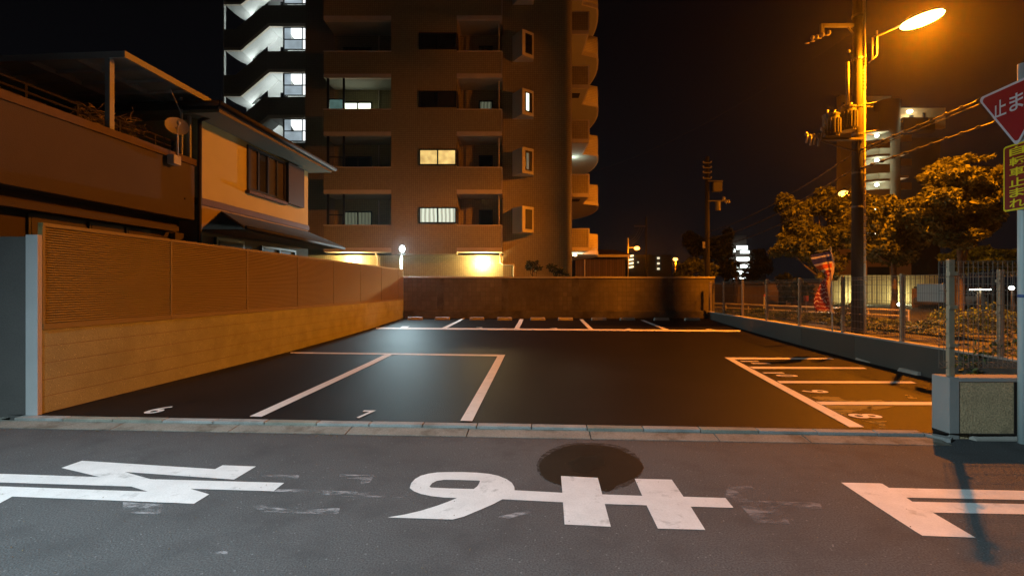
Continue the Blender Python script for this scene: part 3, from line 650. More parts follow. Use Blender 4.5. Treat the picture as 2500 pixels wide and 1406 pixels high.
mb = MB(); b_ = LW @ Vector((3.58, -1.14, 4.02)); mb.tube([tuple(b_), (b_.x, b_.y, 4.5), tuple(c0 - aim * .05)], .022, 10); mb.build('mast', M['galv'], ds, True)
mb = MB(LW); mb.box(3.47, 3.66, -1.262, -1.12, 3.88, 4.06); mb.build('mount', M['dish'], ds, bevel=.01)

# ================================================================ HOUSE B
hb = thing('house', 'cream walled two storey house with dark eaves beside the brown one', 'house', (-6.5, 13, 0))
mb = MB(LW); mb.box(4.42, 9.1, -7, -1.3, 3.41, 5.05); mb.build('upper_wall', M['houseb'], hb)
mb = MB(LW); mb.box(4.40, 9.12, -7.02, -1.27, 3.26, 3.40); mb.build('belt_course', M['belt'], hb)
mb = MB(LW); mb.box(4.42, 9.1, -7, -1.3, -.1, 3.259); mb.build('wall', M['houseb2'], hb)
mb = MB(LW); mb.box(4.05, 9.25, -7.6, -.62, 5.05, 5.12); mb.build('soffit', M['soffit'], hb)
mb = MB(LW); z0 = 5.121
mb.add([(4.0, -.6, z0), (9.3, -.6, z0), (9.3, -7.6, z0), (4.0, -7.6, z0), (4.0, -.6, z0 + .12), (9.3, -.6, z0 + .12), (8.0, -4.1, 6.3), (6.0, -4.1, 6.3), (9.3, -7.6, z0 + .12), (4.0, -7.6, z0 + .12)],
       [(3, 2, 1, 0), (0, 1, 5, 4), (1, 2, 8, 5), (2, 3, 9, 8), (3, 0, 4, 9), (4, 5, 6, 7), (5, 8, 6), (8, 9, 7, 6), (9, 4, 7)]); mb.build('roof', M['rooft'], hb)
mb = MB(LW); mb.tube([(3.95, -.55, 5.2), (9.35, -.55, 5.17)], .06, 8); mb.tube([(3.95, -.55, 5.2), (3.95, -1.6, 5.22)], .05, 8); mb.build('gutter', M['gutterm'], hb, True)
def lwwin(a0, a1, z0, z1, parent, panes, b=-1.3, fm='frame', t=.05):
    mb = MB(LW); mb.box(a0, a1, b, b + .05, z0, z0 + t); mb.box(a0, a1, b, b + .05, z1 - t, z1)
    n = len(panes); wd = (a1 - a0) / n
    for i in range(n + 1): x = a0 + wd * i; mb.box(max(a0, x - t / 2), min(a1, x + t / 2) if 0 < i < n else (a0 + t if i == 0 else a1), b + .001, b + .048, z0 + t, z1 - t) if i < n else mb.box(a1 - t, a1, b + .001, b + .048, z0 + t, z1 - t)
    w_ = mb.build('window', M[fm], parent)
    for i, pm in enumerate(panes):
        mb = MB(LW); mb.box(a0 + wd * i + t * .5, a0 + wd * (i + 1) - t * .5, b + .002, b + .015, z0 + t, z1 - t); mb.build('pane', M[pm], w_)
    return w_
M['curt1'] = mat('drawn_curtain', (.045, .03, .013), .5, .35, 9); M['curt2'] = mat('drawn_curtain_dull', (.03, .024, .01), .5, .3, 9)
lwwin(6.03, 7.74, 3.88, 4.99, hb, ['curt1', 'glass_d', 'curt2', 'curt2', 'glass_d'][:4], t=.07)
mb = MB(LW); mb.box(7.745, 8.62, -1.3, -1.17, 3.86, 4.99); mb.build('shutter_box', M['shutter'], hb)
mb = MB(LW); mb.box(5.98, 7.74, -1.3, -1.19, 3.80, 3.875); mb.build('sill', M['belt'], hb)
# tiled pent roof with courses
mb = MB(LW); n = 9; 
for k in range(n):
    f0 = k / n; f1 = (k + 1) / n; b0_ = -1.3 + 1.0 * f0; b1_ = -1.3 + 1.0 * f1; za = 3.22 - .43 * f0; zb = 3.22 - .43 * f1
    aL0 = 5.1 - .75 * f0; aL1 = 5.1 - .75 * f1; aR0 = 9.0 + .3 * f0; aR1 = 9.0 + .3 * f1
    mb.add([(aL0, b0_, za - .05), (aR0, b0_, za - .05), (aR1, b1_, zb - .05), (aL1, b1_, zb - .05), (aL0, b0_, za), (aR0, b0_, za), (aR1, b1_, zb + .012), (aL1, b1_, zb + .012)],
           [(0, 1, 2, 3), (7, 6, 5, 4), (3, 2, 6, 7), (0, 3, 7, 4), (1, 5, 6, 2)])
mb.build('pent_roof', M['rooft'], hb)
mb = MB(LW); mb.tube([(4.4, -.27, 2.76), (9.35, -.27, 2.72)], .045, 8); mb.build('gutter', M['gutterm'], hb, True)
mb = MB(LW); mb.box(4.4, 9.25, -1.29, -.36, 2.70, 2.73); mb.build('soffit', M['soffit'], hb)
mb = MB(LW); mb.box(4.85, 5.85, -1.3, -1.23, 1.6, 2.62); w_ = mb.build('door', M['frame'], hb); mb = MB(LW); mb.box(4.93, 5.77, -1.3, -1.222, 1.6, 2.55); mb.build('door_panel', M['houseb2'], w_)
lwwin(6.6, 8.3, 1.9, 2.58, hb, ['shutter', 'shutter'], fm='dish')

# ================================================================ MAIN APARTMENT BUILDING
ap = thing('apartment_building', 'beige tiled apartment tower with open zigzag staircase behind the back wall', 'apartment building', (-3, 26, .2))
YF = 23.75; P = 2.8
def X(px, Y=YF): return (px - CX) / F * Y
def Zv(py, Y=YF): return H + (CY - py) / F * Y
NF = 7; ZT = 3.24 + P * NF
xa, xb, xc, xd = X(790), X(955), X(1115), X(1225)
mb = MB(); mb.box(xb, xc, YF, 26.8, 3.13, ZT); mb.build('wall', M['tile'], ap)
mb = MB(); mb.prism([(-.45, 24.1)] + [(2.5 + .5 * math.sin(t), 24.6 - .5 * math.cos(t)) for t in [math.pi / 2 * i / 8 for i in range(9)]] + [(3.0, 34), (-.45, 34)], -.1, ZT); mb.build('corner_wall', M['tile'], ap)
mb = MB(); mb.box(-10.3, -.452, 24.32, 34, -.1, 3.12); mb.build('ground_floor_wall', M['tile'], ap)
mb = MB(); mb.box(xa - 1.4, xb - .002, 25.25, 34, 3.24, ZT); mb.box(xc + .002, -.452, 25.25, 34, 3.24, ZT); mb.build('recess_wall', M['tile'], ap)
mb = MB(); mb.box(-10.6, xa - .002, 25.2, 29.9, -.1, ZT + 2); mb.build('side_wall', M['tile_d'], ap)
CURT = [emis('lit_curtain_pale', (.75, .85, .68), .75, .35, stripes=1.6), emis('lit_curtain_yellow', (1.0, .68, .22), .85, .35, 3), None, None]
Egreen = emis('lit_glass_green', (.16, .30, .27), .35, .3); Ebright = emis('lit_glass_bright', (.9, 1.0, .75), 2.2, .3, 2); Ecurt = emis('dim_curtain', (.35, .38, .25), .22, .4, stripes=1.8)
E_white = emis('lit_white_pane', (.93, 1.0, 1.0), 1.6, .1, 2); E_grey = emis('lit_frosted_pane', (.42, .52, .58), .75, .35, 1.2)
def win(parent, x0, x1, y, z0, z1, mats, name='window', t=.065, fm='frame'):
    mb = MB(); n = len(mats); wd = (x1 - x0) / n
    mb.box(x0, x1, y - .05, y, z0, z0 + t); mb.box(x0, x1, y - .05, y, z1 - t, z1)
    for i in range(n + 1):
        xx = x0 + wd * i; l = x0 if i == 0 else xx - t / 2 if i < n else x1 - t; mb.box(l, l + t, y - .048, y, z0 + t, z1 - t)
    w_ = mb.build(name, M[fm], parent)
    for i, pm in enumerate(mats):
        mb = MB(); mb.box(x0 + wd * i + t * .5, x0 + wd * (i + 1) - t * .5, y - .02, y - .006, z0 + t, z1 - t); mb.build('pane', pm, w_)
    return w_
for k in range(NF):
    dz = P * k; zb, z2, zt = 3.24 + dz, 3.44 + dz, 4.50 + dz
    # left balcony
    b = MB().box(xa, xb - .003, YF, 25.24, zb, z2).build('balcony_slab', M['trim'], ap)
    MB().box(xa, xb - .003, YF + .012, YF + .15, z2 + .001, zt).build('parapet', M['tile'], b)
    MB().box(xa - .01, xb - .002, YF - .02, YF + .17, zt + .001, zt + .045).build('parapet_cap', M['trim'], b)
    MB().box(xa, xb - .003, YF + .2, 25.2, zb - .006, zb - .001).build('ceiling', M['ceil'], b)
    # middle balcony
    b = MB().box(xc, xd + .02, YF - .03, 25.24, zb, z2).build('balcony_slab', M['trim'], ap)
    MB().box(xc + .002, xd, YF, YF + .14, z2 + .001, zt).box(xd - .14, xd, YF + .142, 24.098, z2 + .001, zt).build('parapet', M['tile'], b)
    MB().box(xc + .002, xd + .03, YF - .02, YF + .17, zt + .001, zt + .045).box(xd - .01, xd + .03, YF - .03, YF + .02, z2, zt).build('parapet_cap', M['trim'], b)
    MB().box(xc + .1, xd - .1, YF + .1, 25.2, zb - .006, zb - .001).build('ceiling', M['ceil'], b)
    if k < NF - 1:
        # corner window in the middle wall
        pm = CURT[k] if k < 4 else None; dk = M['glass_d']
        p2 = [pm, pm] if pm else [dk, M['brownglass'] if k == 2 else dk]
        w_ = win(ap, X(1023), xc - .01, YF, Zv(546) + dz, Zv(506) + dz, p2)
        MB().box(xc + .002, xc + .03, YF + .02, YF + .62, Zv(546) + dz, Zv(506) + dz).build('side_pane', M['frame'] if k != 1 else M['frame'], w_)
        # recess windows
        gm = Ebright if k == 2 else (Ecurt if k == 0 else dk)
        win(ap, X(838, 25.2), X(908, 25.2), 25.249, 4.5 + dz, 5.43 + dz, [gm, gm])
        win(ap, X(1169, 25.2), X(1203, 25.2), 25.249, 4.3 + dz, 5.5 + dz, [Ecurt if k == 2 else dk])
        MB().tube([(X(924, 25.1), 25.18, 3.5 + dz), (X(924, 25.1), 25.18, 5.99 + dz)], .04, 6).build('drain_pipe', M['trim'], ap)
        MB().tube([(X(1218, 24.0), 24.0, 3.5 + dz), (X(1218, 24.0), 24.0, 5.99 + dz)], .035, 6).build('drain_pipe', M['trim'], ap)
        if k in (0, 1, 2):
            MB().box(X(797), X(803), YF + .03, YF + .08, zt + .046, zb + P - .01).box(X(836), X(841), YF + .03, YF + .08, zt + .046, zb + P - .01).box(X(803), X(836), YF + .03, YF + .08, zt + .5, zt + .55).build('windbreak_frame', M['frame'], ap)
            if k == 2: MB().box(X(804), X(835), YF + .05, YF + .06, zt + .05, zt + .499).build('windbreak_pane', Egreen, ap)
    # triangular oriel windows on the corner wall
    if k < NF - 1:
        o = MB().prism([(0.02, 24.098), (.49, 23.34), (1.05, 23.77), (1.05, 24.098)], 4.18 + dz - .02, 5.40 + dz).build('oriel', M['white_r'], ap)
        a_ = Vector((.49, 23.34)); b_ = Vector((1.05, 23.77)); d_ = (b_ - a_).normalized(); n_ = Vector((d_.y, -d_.x))
        def q_(s, t): p = a_ + d_ * s + n_ * t; return (p.x, p.y)
        f = MB().prism([q_(.19, -.01), q_(.60, -.01), q_(.60, .012), q_(.19, .012)], 4.32 + dz, 5.26 + dz).build('window', M['frame'], o)
        gm = Ecurt if k == 1 else (Ebright if k == 2 else M['brownglass'] if k == 0 else M['glass_d'])
        MB().prism([q_(.23, .011), q_(.40, .011), q_(.40, .018), q_(.23, .018)] if k in (1, 2) else [q_(.23, .011), q_(.56, .011), q_(.56, .018), q_(.23, .018)], 4.38 + dz, 5.2 + dz if k != 1 else 5.15 + dz).build('pane', gm, f)
# curved balconies on the right side
def cplan(o=0):
    pts = [(3.003, 25.4), (3.96 + o, 25.4), (3.96 + o, 27.6)]
    for i in range(13):
        t = -.55 + (math.pi / 2 + .55) * i / 12; pts.append((3.2 + (1.95 + o) * math.cos(t), 30.2 + (4.2 + o) * math.sin(t)))
    pts[-1] = (3.003, 34.4); return pts
for k in range(NF):
    dz = P * k; b = MB().prism(cplan(.02), 3.40 + dz, 3.60 + dz).build('balcony_slab', M['trim'], ap)
    pl = cplan(); pi = [(p[0] - .13, p[1]) for p in pl]
    mb = MB(); mb.box(3.003, 3.96, 25.4, 25.53, 3.601 + dz, 4.53 + dz)
    mb.build('parapet', M['tile'], b)
    mb = MB(); q = pl[2:-1]
    for i in range(len(q) - 1):
        (x0, y0), (x1, y1) = q[i], q[i + 1]
        mb.add([(x0, y0, 3.601 + dz), (x1, y1, 3.601 + dz), (x1, y1, 4.56 + dz), (x0, y0, 4.56 + dz), (x0 - .13, y0, 3.601 + dz), (x1 - .13, y1, 3.601 + dz), (x1 - .13, y1, 4.56 + dz), (x0 - .13, y0, 4.56 + dz)], [(0, 1, 2, 3), (7, 6, 5, 4), (3, 2, 6, 7), (4, 5, 1, 0)])
    mb.build('curved_parapet', M['tile_l'], b, True)
    MB().box(3.003, 4.0, 25.36, 25.56, 4.531 + dz, 4.57 + dz).box(3.93, 4.0, 25.36, 25.42, 3.6 + dz, 4.53 + dz).box(3.83, 3.958, 25.54, 27.6, 3.601 + dz, 4.55 + dz).build('parapet_cap', M['trim'], b)
    MB().prism([(p[0] - .06, p[1] + .06) for p in cplan()][:-1] + [(3.01, 34.2)], 3.392 + dz, 3.399 + dz).build('ceiling', M['ceil'], b)
    if k in (1, 3, ): MB().box(3.1, 3.6, 26.0, 26.6, 3.36 + dz, 3.39 + dz).build('hatch', M['gutterm'], b)
# ground floor drain pipes and wall lamps
MB().tube([(X(1222, 24), 24.0, 3.2), (X(1222, 24), 24.05, 2.75), (X(1230, 24), 24.05, 2.65), (.05, 24.05, 2.65), (.1, 24.05, 2.6), (.1, 24.05, -.1)], .05, 8).build('drain_pipe', M['trim'], ap, True)
MB().tube([(X(917, 24.2), 24.25, 3.2), (X(922, 24.2), 24.25, 3.0), (X(922, 24.2), 24.25, -.1)], .05, 8).build('drain_pipe', M['trim'], ap, True)
for px, py, lab in ((861, 634, 'left'), (1178, 641, 'right')):
    x = X(px, 24.2); z = Zv(py, 24.2); l = MB().box(x - .06, x + .06, 24.27, 24.319, z - .05, z + .05).build('wall_lamp', M['metal_g'], ap)
    MB().ball((x, 24.18, z), .09).build('globe', E_WARM, l, True)
    light('wall_lamp_light', 'POINT', (x, 24.02, z), 340, WARM, .1)
x, y, z = 3.45, 27.0, 3.33; l = MB().tube([(x, y, z + .01), (x, y, z + .062)], .12, 12).build('ceiling_lamp', M['metal_g'], ap); MB().ball((x, y, z - .03), .11, .11, .05).build('globe', E_WARM, l, True)
light('ceiling_lamp_light', 'POINT', (x, y, z - .18), 60, (1, .85, .55), .1)
light('balcony_light', 'POINT', (3.5, 28.2, 5.9 + P), 22, (.8, 1, .85), .2)
light('loggia_light', 'POINT', (X(895, 24.7), 24.75, 10.6), 1.2, (.9, 1, .7), .15)
# staircase tower
YS = 30.0
def SX(px): return (px - CX) / F * YS
def SZ(py): return H + (CY - py) / F * YS
for k in range(-1, 6):
    dy = 112 * k
    if 124 + dy > 690: continue
    top = [(547, 72), (575, 72), (643, 14), (766, 13)]; bot = [(766, 57), (655, 57), (586, 117), (547, 117)]
    cv = lambda l: [(SX(x), SZ(y + dy)) for x, y in l]
    b = MB().xprism(cv(top + bot), YS, YS + .14).build('stair_parapet', M['tile_d'], ap)
    MB().xprism(cv([(547, 117.3), (586, 117.3), (655, 57.3), (766, 57.3), (766, 65), (658, 65), (588, 124), (547, 124)]), YS - .01, YS + .16).build('stair_fascia', M['trim'], b)
    # flight and landings, undersides lit
    MB().xprism(cv([(588, 118), (655, 60), (700, 60), (700, 65), (658, 65), (588, 123.8)]), YS + .161, YS + 1.25).build('stair_flight', M['white_st'], b)
    MB().box(SX(658), SX(766), YS + .161, YS + 2.6, SZ(64 + dy), SZ(58 + dy)).build('landing', M['white_st'], b)
    pl = [(SX(588), YS + .161)] + [(SX(588) - (SX(588) - SX(549)) * 1.0, YS + .161)] + [(SX(592) - 1.05 * math.cos(t) , YS + .6 + 1.9 * math.sin(t)) for t in [math.pi / 2 * i / 10 for i in range(11)]] + [(SX(612), YS + 2.5), (SX(612), YS + 1.26), (SX(588), YS + 1.26)]
    MB().prism(pl, SZ(124 + dy), SZ(118 + dy)).build('landing', M['white_st'], b)
    # window wall on the landing
    wz0, wz1 = SZ(121 + dy), SZ(66 + dy)
    w_ = MB().box(SX(690), SX(768), YS + .05, YS + .1, wz0, wz0 + .05).box(SX(690), SX(768), YS + .05, YS + .1, wz1 - .05, wz1).box(SX(690), SX(690) + .09, YS + .05, YS + .1, wz0 + .05, wz1 - .05).box(SX(736), SX(736) + .06, YS + .05, YS + .1, wz0 + .05, wz1 - .05).box(SX(693), SX(768), YS + .045, YS + .1, SZ(97 + dy), SZ(94.5 + dy)).build('window', M['frame'], b)
    MB().box(SX(693), SX(736), YS + .07, YS + .08, wz0 + .05, SZ(97 + dy)).build('pane', E_grey, w_)
    MB().box(SX(693), SX(709), YS + .07, YS + .08, SZ(94.5 + dy), wz1 - .05).build('pane', E_grey, w_)
    MB().xprism(cv([(709, 68), (736, 68), (736, 94.5), (717, 94.5), (709, 82)]), YS + .07, YS + .08).build('pane', E_white, w_)
    MB().box(SX(738), SX(768), YS + .07, YS + .08, wz0 + .05, wz1 - .05).build('pane', E_white, w_)
    MB().box(SX(679), SX(690), YS + .3, YS + .7, SZ(122 + dy), SZ(110 + dy)).build('meter_box', M['frame'], b)
    bars = MB()
    for i in range(13): xx = SX(548 + 4.2 * i); bars.box(xx, xx + .04, YS + 2.5, YS + 2.56, SZ(178 + dy), SZ(92 + dy))
    bars.build('railing', M['white_st'], b)
    if -20 < 150 + dy < 330: light('stair_light', 'POINT', (SX(607), YS + 1.5, SZ(146 + dy)), 60, (.92, 1, .97), .12)
    if -20 < 150 + dy < 330: light('stair_light', 'POINT', (SX(672), YS + .9, SZ(100 + dy)), 34, (.92, 1, .97), .12)
MB().box(SX(602), SX(766), YS + 2.62, YS + 2.8, 0, 22).build('stair_back_wall', M['white_st'], ap)
MB().box(SX(544.5), SX(547), YS + .0, YS + .2, 0, 22).build('stair_edge_post', M['white_st'], ap)

# shrubs behind the back wall
def shrub(px, py, Y, rx, rz, lab, m='leaf_d', n=900, sz=.07, seed=1, cat='shrub', name='shrub', grp=None, base=0, blobs=None):
    x, y, z = W(px, py, Y); t = thing(name, lab, cat, (x, y, base), grp)
    bl = blobs or [(x, y, z, rx, rx, rz), (x + rx * .6, y, z - rz * .2, rx * .6, rx * .6, rz * .6), (x - rx * .6, y, z + rz * .1, rx * .55, rx * .6, rz * .6)]
    foliage('foliage', bl, n, sz, M[m], t, seed); trunk(t, (x, y, base), (x, y, z), .04 + rx * .05, [(x + rx * .6, y, z + rz * .3), (x - rx * .6, y, z + rz * .4), (x + .1, y + .1, z + rz * .7)]); return t
shrub(1302, 650, 22.6, .38, .26, 'small dark shrub left of its twin above the back wall', n=700, sz=.06, seed=11, base=.1)
shrub(1358, 655, 22.6, .36, .2, 'leaning dark shrub right of its twin above the back wall', n=800, sz=.06, seed=12, base=.1, blobs=[(1.85, 22.6, 2.45, .28, .3, .17), (2.15, 22.5, 2.22, .3, .3, .2), (2.45, 22.5, 2.1, .25, .3, .15)])
# lot lamp in the back left corner
lp = thing('lot_lamp', 'white led post lamp at the back left corner of the lot', 'lamp', (-4.72, 20.95, .1))
MB().tube([(-4.72, 20.95, -.05), (-4.72, 20.95, 2.98)], .055, 12).build('post', M['galv'], lp, True)
MB().tube([(-4.68, 20.95, 3.0), (-4.66, 20.9, 3.03)], .07, 12).box(-4.80, -4.55, 20.8, 21.05, 3.32, 3.35).build('lamp_cap', M['metal_g'], lp)
MB().ball((-4.67, 20.9, 3.16), .12, .12, .14).build('lamp_globe', E_LED, lp, True)
light('lot_lamp_light', 'SPOT', (-4.62, 20.78, 3.04), 950, LED, .06, 168, .35, (-3.4, 17.5, 0))

# ================================================================ STREET LAMPS
MAIN = Vector((12.42, 14.88, 9.5))
sl = thing('street_lamp', 'big orange sodium lamp on an arm from the near utility pole', 'street lamp', (11.5, 15.8, 9.6))
AD = Vector((.72, -.69, 0))
def ar(t, z): p = Vector((11.24, 16, 0)) + AD * t; return (p.x, p.y, z)
MB().tube([ar(.42, 9.23), ar(.46, 9.50), ar(.9, 9.58), ar(1.25, 9.64)], .035, 8).build('arm', M['conduit'], sl, True)
MB().tube([ar(.40, 8.8), ar(.40, 9.5)], .03, 8).build('bracket', M['conduit'], sl, True); MB().tube([ar(.30, 8.72), ar(.52, 8.9), ar(.52, 9.68)], .025, 8).build('bracket', M['conduit'], sl, True)
HM = Matrix.Translation(Vector(ar(1.62, 9.66))) @ Matrix.Rotation(math.atan2(AD.y, AD.x), 4, 'Z') @ Matrix.Rotation(-.12, 4, 'Y')
MB(HM).ball((0, 0, .06), .52, .20, .12, 16, 8).build('lamp_head', M['metal_g'], sl, True)
MB(HM).ball((0, 0, -.05), .54, .24, .18, 16, 8).build('lens', E_SOD, sl, True)
light('sodium_light', 'SPOT', (MAIN.x, MAIN.y, 9.42), 16500, SOD, .16, 178, .35, (MAIN.x - .6, MAIN.y - .8, 0))
light('sodium_spill_light', 'POINT', (MAIN.x - .05, MAIN.y + .02, 9.40), 3300, SOD, .14)
# white lamp behind the camera that lights this end of the road
rl = thing('street_lamp', 'white led road lamp on a pole behind the viewpoint', 'street lamp', (-6.6, -1.4, 0))
MB().tube([(-7.0, -1.4, -.1), (-7.0, -1.4, 5.6), (-6.9, -1.3, 5.85), (-5.6, -1.05, 5.95)], .05, 10).build('pole', M['galv'], rl, True)
MB().box(-5.7, -5.1, -1.1, -.9, 5.90, 5.96).build('lamp_head', M['metal_g'], rl); MB().box(-5.65, -5.15, -1.08, -.92, 5.885, 5.899).build('lens', emis('road_led', LED, 12), rl)
light('road_led_light', 'SPOT', (-5.35, -1.0, 5.82), 4900, LED, .12, 140, 1.0, (-3.2, -.5, 0))

# ================================================================ NEAR UTILITY POLE
PX, PY = 11.24, 16.0
up = thing('utility_pole', 'thick concrete utility pole with transformers in front of the trees', 'utility pole', (PX, PY, 0))
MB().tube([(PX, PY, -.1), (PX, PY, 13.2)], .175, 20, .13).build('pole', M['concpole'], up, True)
MB().tube([(PX + .17, PY - .08, .0), (PX + .16, PY - .08, 6.0), (PX + .16, PY - .08, 12.5)], .05, 8).build('conduit', M['conduit'], up, True)
mb = MB()
for i in range(26):
    z = 8.9 - i * .11 if i < 10 else 5.6 - (i - 10) * .22
    mb.tube([(PX + .16 + .062 * math.cos(t), PY - .08 + .062 * math.sin(t), z + .03 * t / 6.28) for t in [j * .8 for j in range(9)]], .010, 4)
mb.build('cable_tie', M['cable'], up)
mb = MB()
for z in (10.3, 8.9, 7.35, 6.45, 5.2, 4.1): mb.tube([(PX, PY, z), (PX, PY, z + .06)], .168, 14)
for z in (7.4, 6.5): mb.tube([(PX - .05, PY - .1, z), (PX + .5, PY - .16, z + .08)], .012, 5); mb.tube([(PX - .05, PY - .1, z), (PX + .5, PY - .02, z - .02)], .012, 5)
mb.build('band', M['metal_g'], up)
# upper bracket with insulators
MB().box(PX - 1.15, PX - .1, 15.95, 16.05, 9.98, 10.08).box(PX - 1.2, PX - 1.1, 15.95, 16.05, 9.75, 10.08).tube([(PX - .12, 16, 9.75), (PX - .3, 16, 9.98)], .03, 6).build('crossarm', M['metal_g'], up)
mb = MB()
for i, (dx, dz) in enumerate(((-.95, 9.78), (-1.2, 9.68), (-1.42, 9.58), (-1.6, 9.52))):
    mb = MB(); mb.ball((PX + dx, 15.95 - .06 * i, dz), .06, .06, .08, 10, 6); mb.tube([(PX + dx, 15.95, dz - .08), (PX + dx - .16, 15.9, dz - .12)], .02, 5); mb.build('insulator', M['porcelain'], up, True)
def transformer(c, r, h):
    x, y, z = c; t = MB().tube([(x, y, z), (x, y, z + h)], r, 16).tube([(x, y, z + h), (x, y, z + h + .05)], r * 1.06, 16).build('transformer', M['metal_g'], up)
    mb = MB()
    for i in range(9): a = math.pi * (.9 + .13 * i); mb.box(x + math.cos(a) * r - .012, x + math.cos(a) * r + .012, y + math.sin(a) * r - .06, y + math.sin(a) * r, z + .08, z + h - .12)
    mb.build('fin', M['metal_g'], t)
    for dx in (-.12, .12): MB().tube([(x + dx, y, z + h + .05), (x + dx, y, z + h + .2)], .03, 8).build('bushing', M['porcelain'], t, True)
transformer((PX - .42, 15.85, 6.55), .24, .72); transformer((PX - .95, 15.85, 6.35), .24, .68)
MB().box(PX - 1.3, PX + .05, 15.75, 15.95, 6.25, 6.32).tube([(PX - 1.3, 15.85, 6.25), (PX - .1, 15.9, 5.9)], .03, 6).build('platform', M['metal_g'], up)
mb = MB(); rv = random.Random(8)
for i in range(7):
    x = PX - 1.15 - .1 * i + rv.uniform(-.05, .05); z = 6.55 - .04 * i + rv.uniform(-.15, .2); MB().ball((x, 15.8, z), .05, .05, .07, 8, 6).tube([(x, 15.8, z - .3), (x + .05, 15.8, z)], .03, 6).build('insulator', M['porcelain'], up, True)
MB().tube([(PX - .45, 15.8, 7.35), (PX - .45, 15.8, 8.75)], .05, 8).ball((PX - .42, 15.8, 9.1), .05).build('fuse_tube', M['metal_g'], up, True)
# overhead cables
def cable(a, b, sag, r, lab, grp, spiral=False):
    a = Vector(a); b = Vector(b); n = 24; pts = []
    for i in range(n + 1): f = i / n; p = a.lerp(b, f); p.z -= sag * 4 * f * (1 - f); pts.append(p)
    mb = MB(); mb.tube(pts, r, 5)
    if spiral:
        L = (b - a).length; k = int(L / .45)
        for i in range(k):
            f = (i + .5) / k; p = a.lerp(b, f); p.z -= sag * 4 * f * (1 - f); mb.ball(tuple(p), r * 2.2, r * 3.4, r * 2.2, 6, 4)
    tag(mb.build('overhead_cable', M['cable']), lab, 'cable', grp)
P2 = (11.92, 30.0); OFF = (10.3, -6)
g_ = 'overhead cables along the side street'
cable((P2[0], P2[1], 4.9), (PX, PY, 5.95), .35, .018, 'upper cable between the far and near utility poles', g_, True)
cable((P2[0], P2[1], 4.5), (PX, PY, 5.45), .4, .02, 'middle beaded cable between the far and near utility poles', g_, True)
cable((P2[0], P2[1], 4.0), (PX, PY, 5.0), .45, .018, 'lowest cable between the far and near utility poles', g_, True)
cable((PX, PY, 5.95), (OFF[0], OFF[1], 6.2), .1, .022, 'upper cable passing over the stop sign', g_, True)
cable((PX, PY, 5.85), (OFF[0], OFF[1], 6.1), .1, .014, 'thin second cable just under the upper one over the stop sign', g_)
cable((PX, PY, 5.35), (OFF[0], OFF[1], 5.45), .12, .024, 'lower thick cable passing behind the stop sign', g_, True)
cable((PX, PY, 9.9), (4.0, 34, 9.2), .8, .008, 'fine wire slanting down left from the near pole', g_)
for i_, (dx_, lab_) in enumerate(((0, 'leftmost'), (.35, 'middle'), (.7, 'rightmost'))): cable((14.3 + dx_ * .4, 60, 7.3 - .2 * i_), (18.2 + dx_, 70, 10.2), .5, .03, '%s of three short cables rising between the two distant poles' % lab_, 'cables between the distant poles')

# ================================================================ FAR POLES AND LAMPS
up2 = thing('utility_pole', 'tall lone utility pole with a small transformer beyond the back wall', 'utility pole', (P2[0], P2[1], 0))
MB().tube([(P2[0], 30, -.1), (P2[0], 30, 9.5)], .17, 14, .11).build('pole', M['concpole'], up2, True)
mb = MB()
for z in (9.1, 8.8, 8.5, 8.15): mb.box(P2[0] - .3, P2[0] + .2, 29.86, 29.94, z - .03, z + .03)
mb.box(P2[0], P2[0] + .9, 29.86, 29.94, 7.95, 8.02); mb.box(P2[0], P2[0] + 1.3, 29.86, 29.94, 6.75, 6.82); mb.build('crossarm', M['metal_g'], up2)
for z in (9.1, 8.8, 8.5, 8.15):
    for dx in (-.28, .2): MB().ball((P2[0] + dx, 29.9, z + .07), .05).build('insulator', M['porcelain'], up2, True)
for dx in (.95, 1.1, 1.25): MB().ball((P2[0] + dx, 29.9, 6.95 - .2 * (dx > 1)), .1, .1, .13).build('insulator', M['porcelain'], up2, True)
MB().box(P2[0] + .25, P2[0] + .8, 29.7, 30.1, 7.35, 7.9).build('transformer', M['metal_g'], up2, bevel=.03); MB().tube([(P2[0] + .6, 29.9, 6.2), (P2[0] + .6, 29.9, 6.75)], .16, 10).build('transformer', M['metal_g'], up2)
MB().box(P2[0] - .35, P2[0] - .2, 29.8, 29.9, 3.9, 4.3).build('junction_box', M['porcelain'], up2)
up3 = thing('utility_pole', 'slim distant utility pole with one side arm', 'utility pole', (19.1, 70, 0))
MB().tube([(19.1, 70, 0), (19.1, 70, 11.6)], .17, 8, .12).build('pole', M['concpole'], up3); MB().box(17.4, 19.0, 69.9, 70, 10.2, 10.35).build('crossarm', M['metal_g'], up3)
def farlamp(x, y, z, side, lab, e, power, polez=None, px_off=1.0, r=.28):
    t = thing('street_lamp', lab, 'street lamp', (x + side * px_off, y, 0)); pz = polez or z + .2
    MB().tube([(x + side * px_off, y, 0), (x + side * px_off, y, pz)], .08, 8).tube([(x + side * px_off, y, z + .05), (x, y, z + .12)], .04, 6).build('pole', M['conduit'], t)
    MB().ball((x, y, z), r * 1.3, r, r * .8, 12, 8).build('lamp_globe', e, t, True)
    light('street_lamp_light', 'POINT', (x, y - .3, z - r - .25), power, SOD, .2)
x, y, z = W(1555, 606, 60); farlamp(x, y, z, -1, 'bright orange street lamp just right of the curved balconies', E_SODF, 900, 7.6, 1.1)
x, y, z = W(1649, 633, 80); farlamp(x, y, z, 1, 'small orange street lamp midway along the dark skyline', E_SODF, 700, None, .0, .32)
x, y, z = W(2060, 473, 28); farlamp(x, y, z, 1, 'orange street lamp glowing in the tree left of the near pole', E_SODF, 2600, None, 1.2, .22)
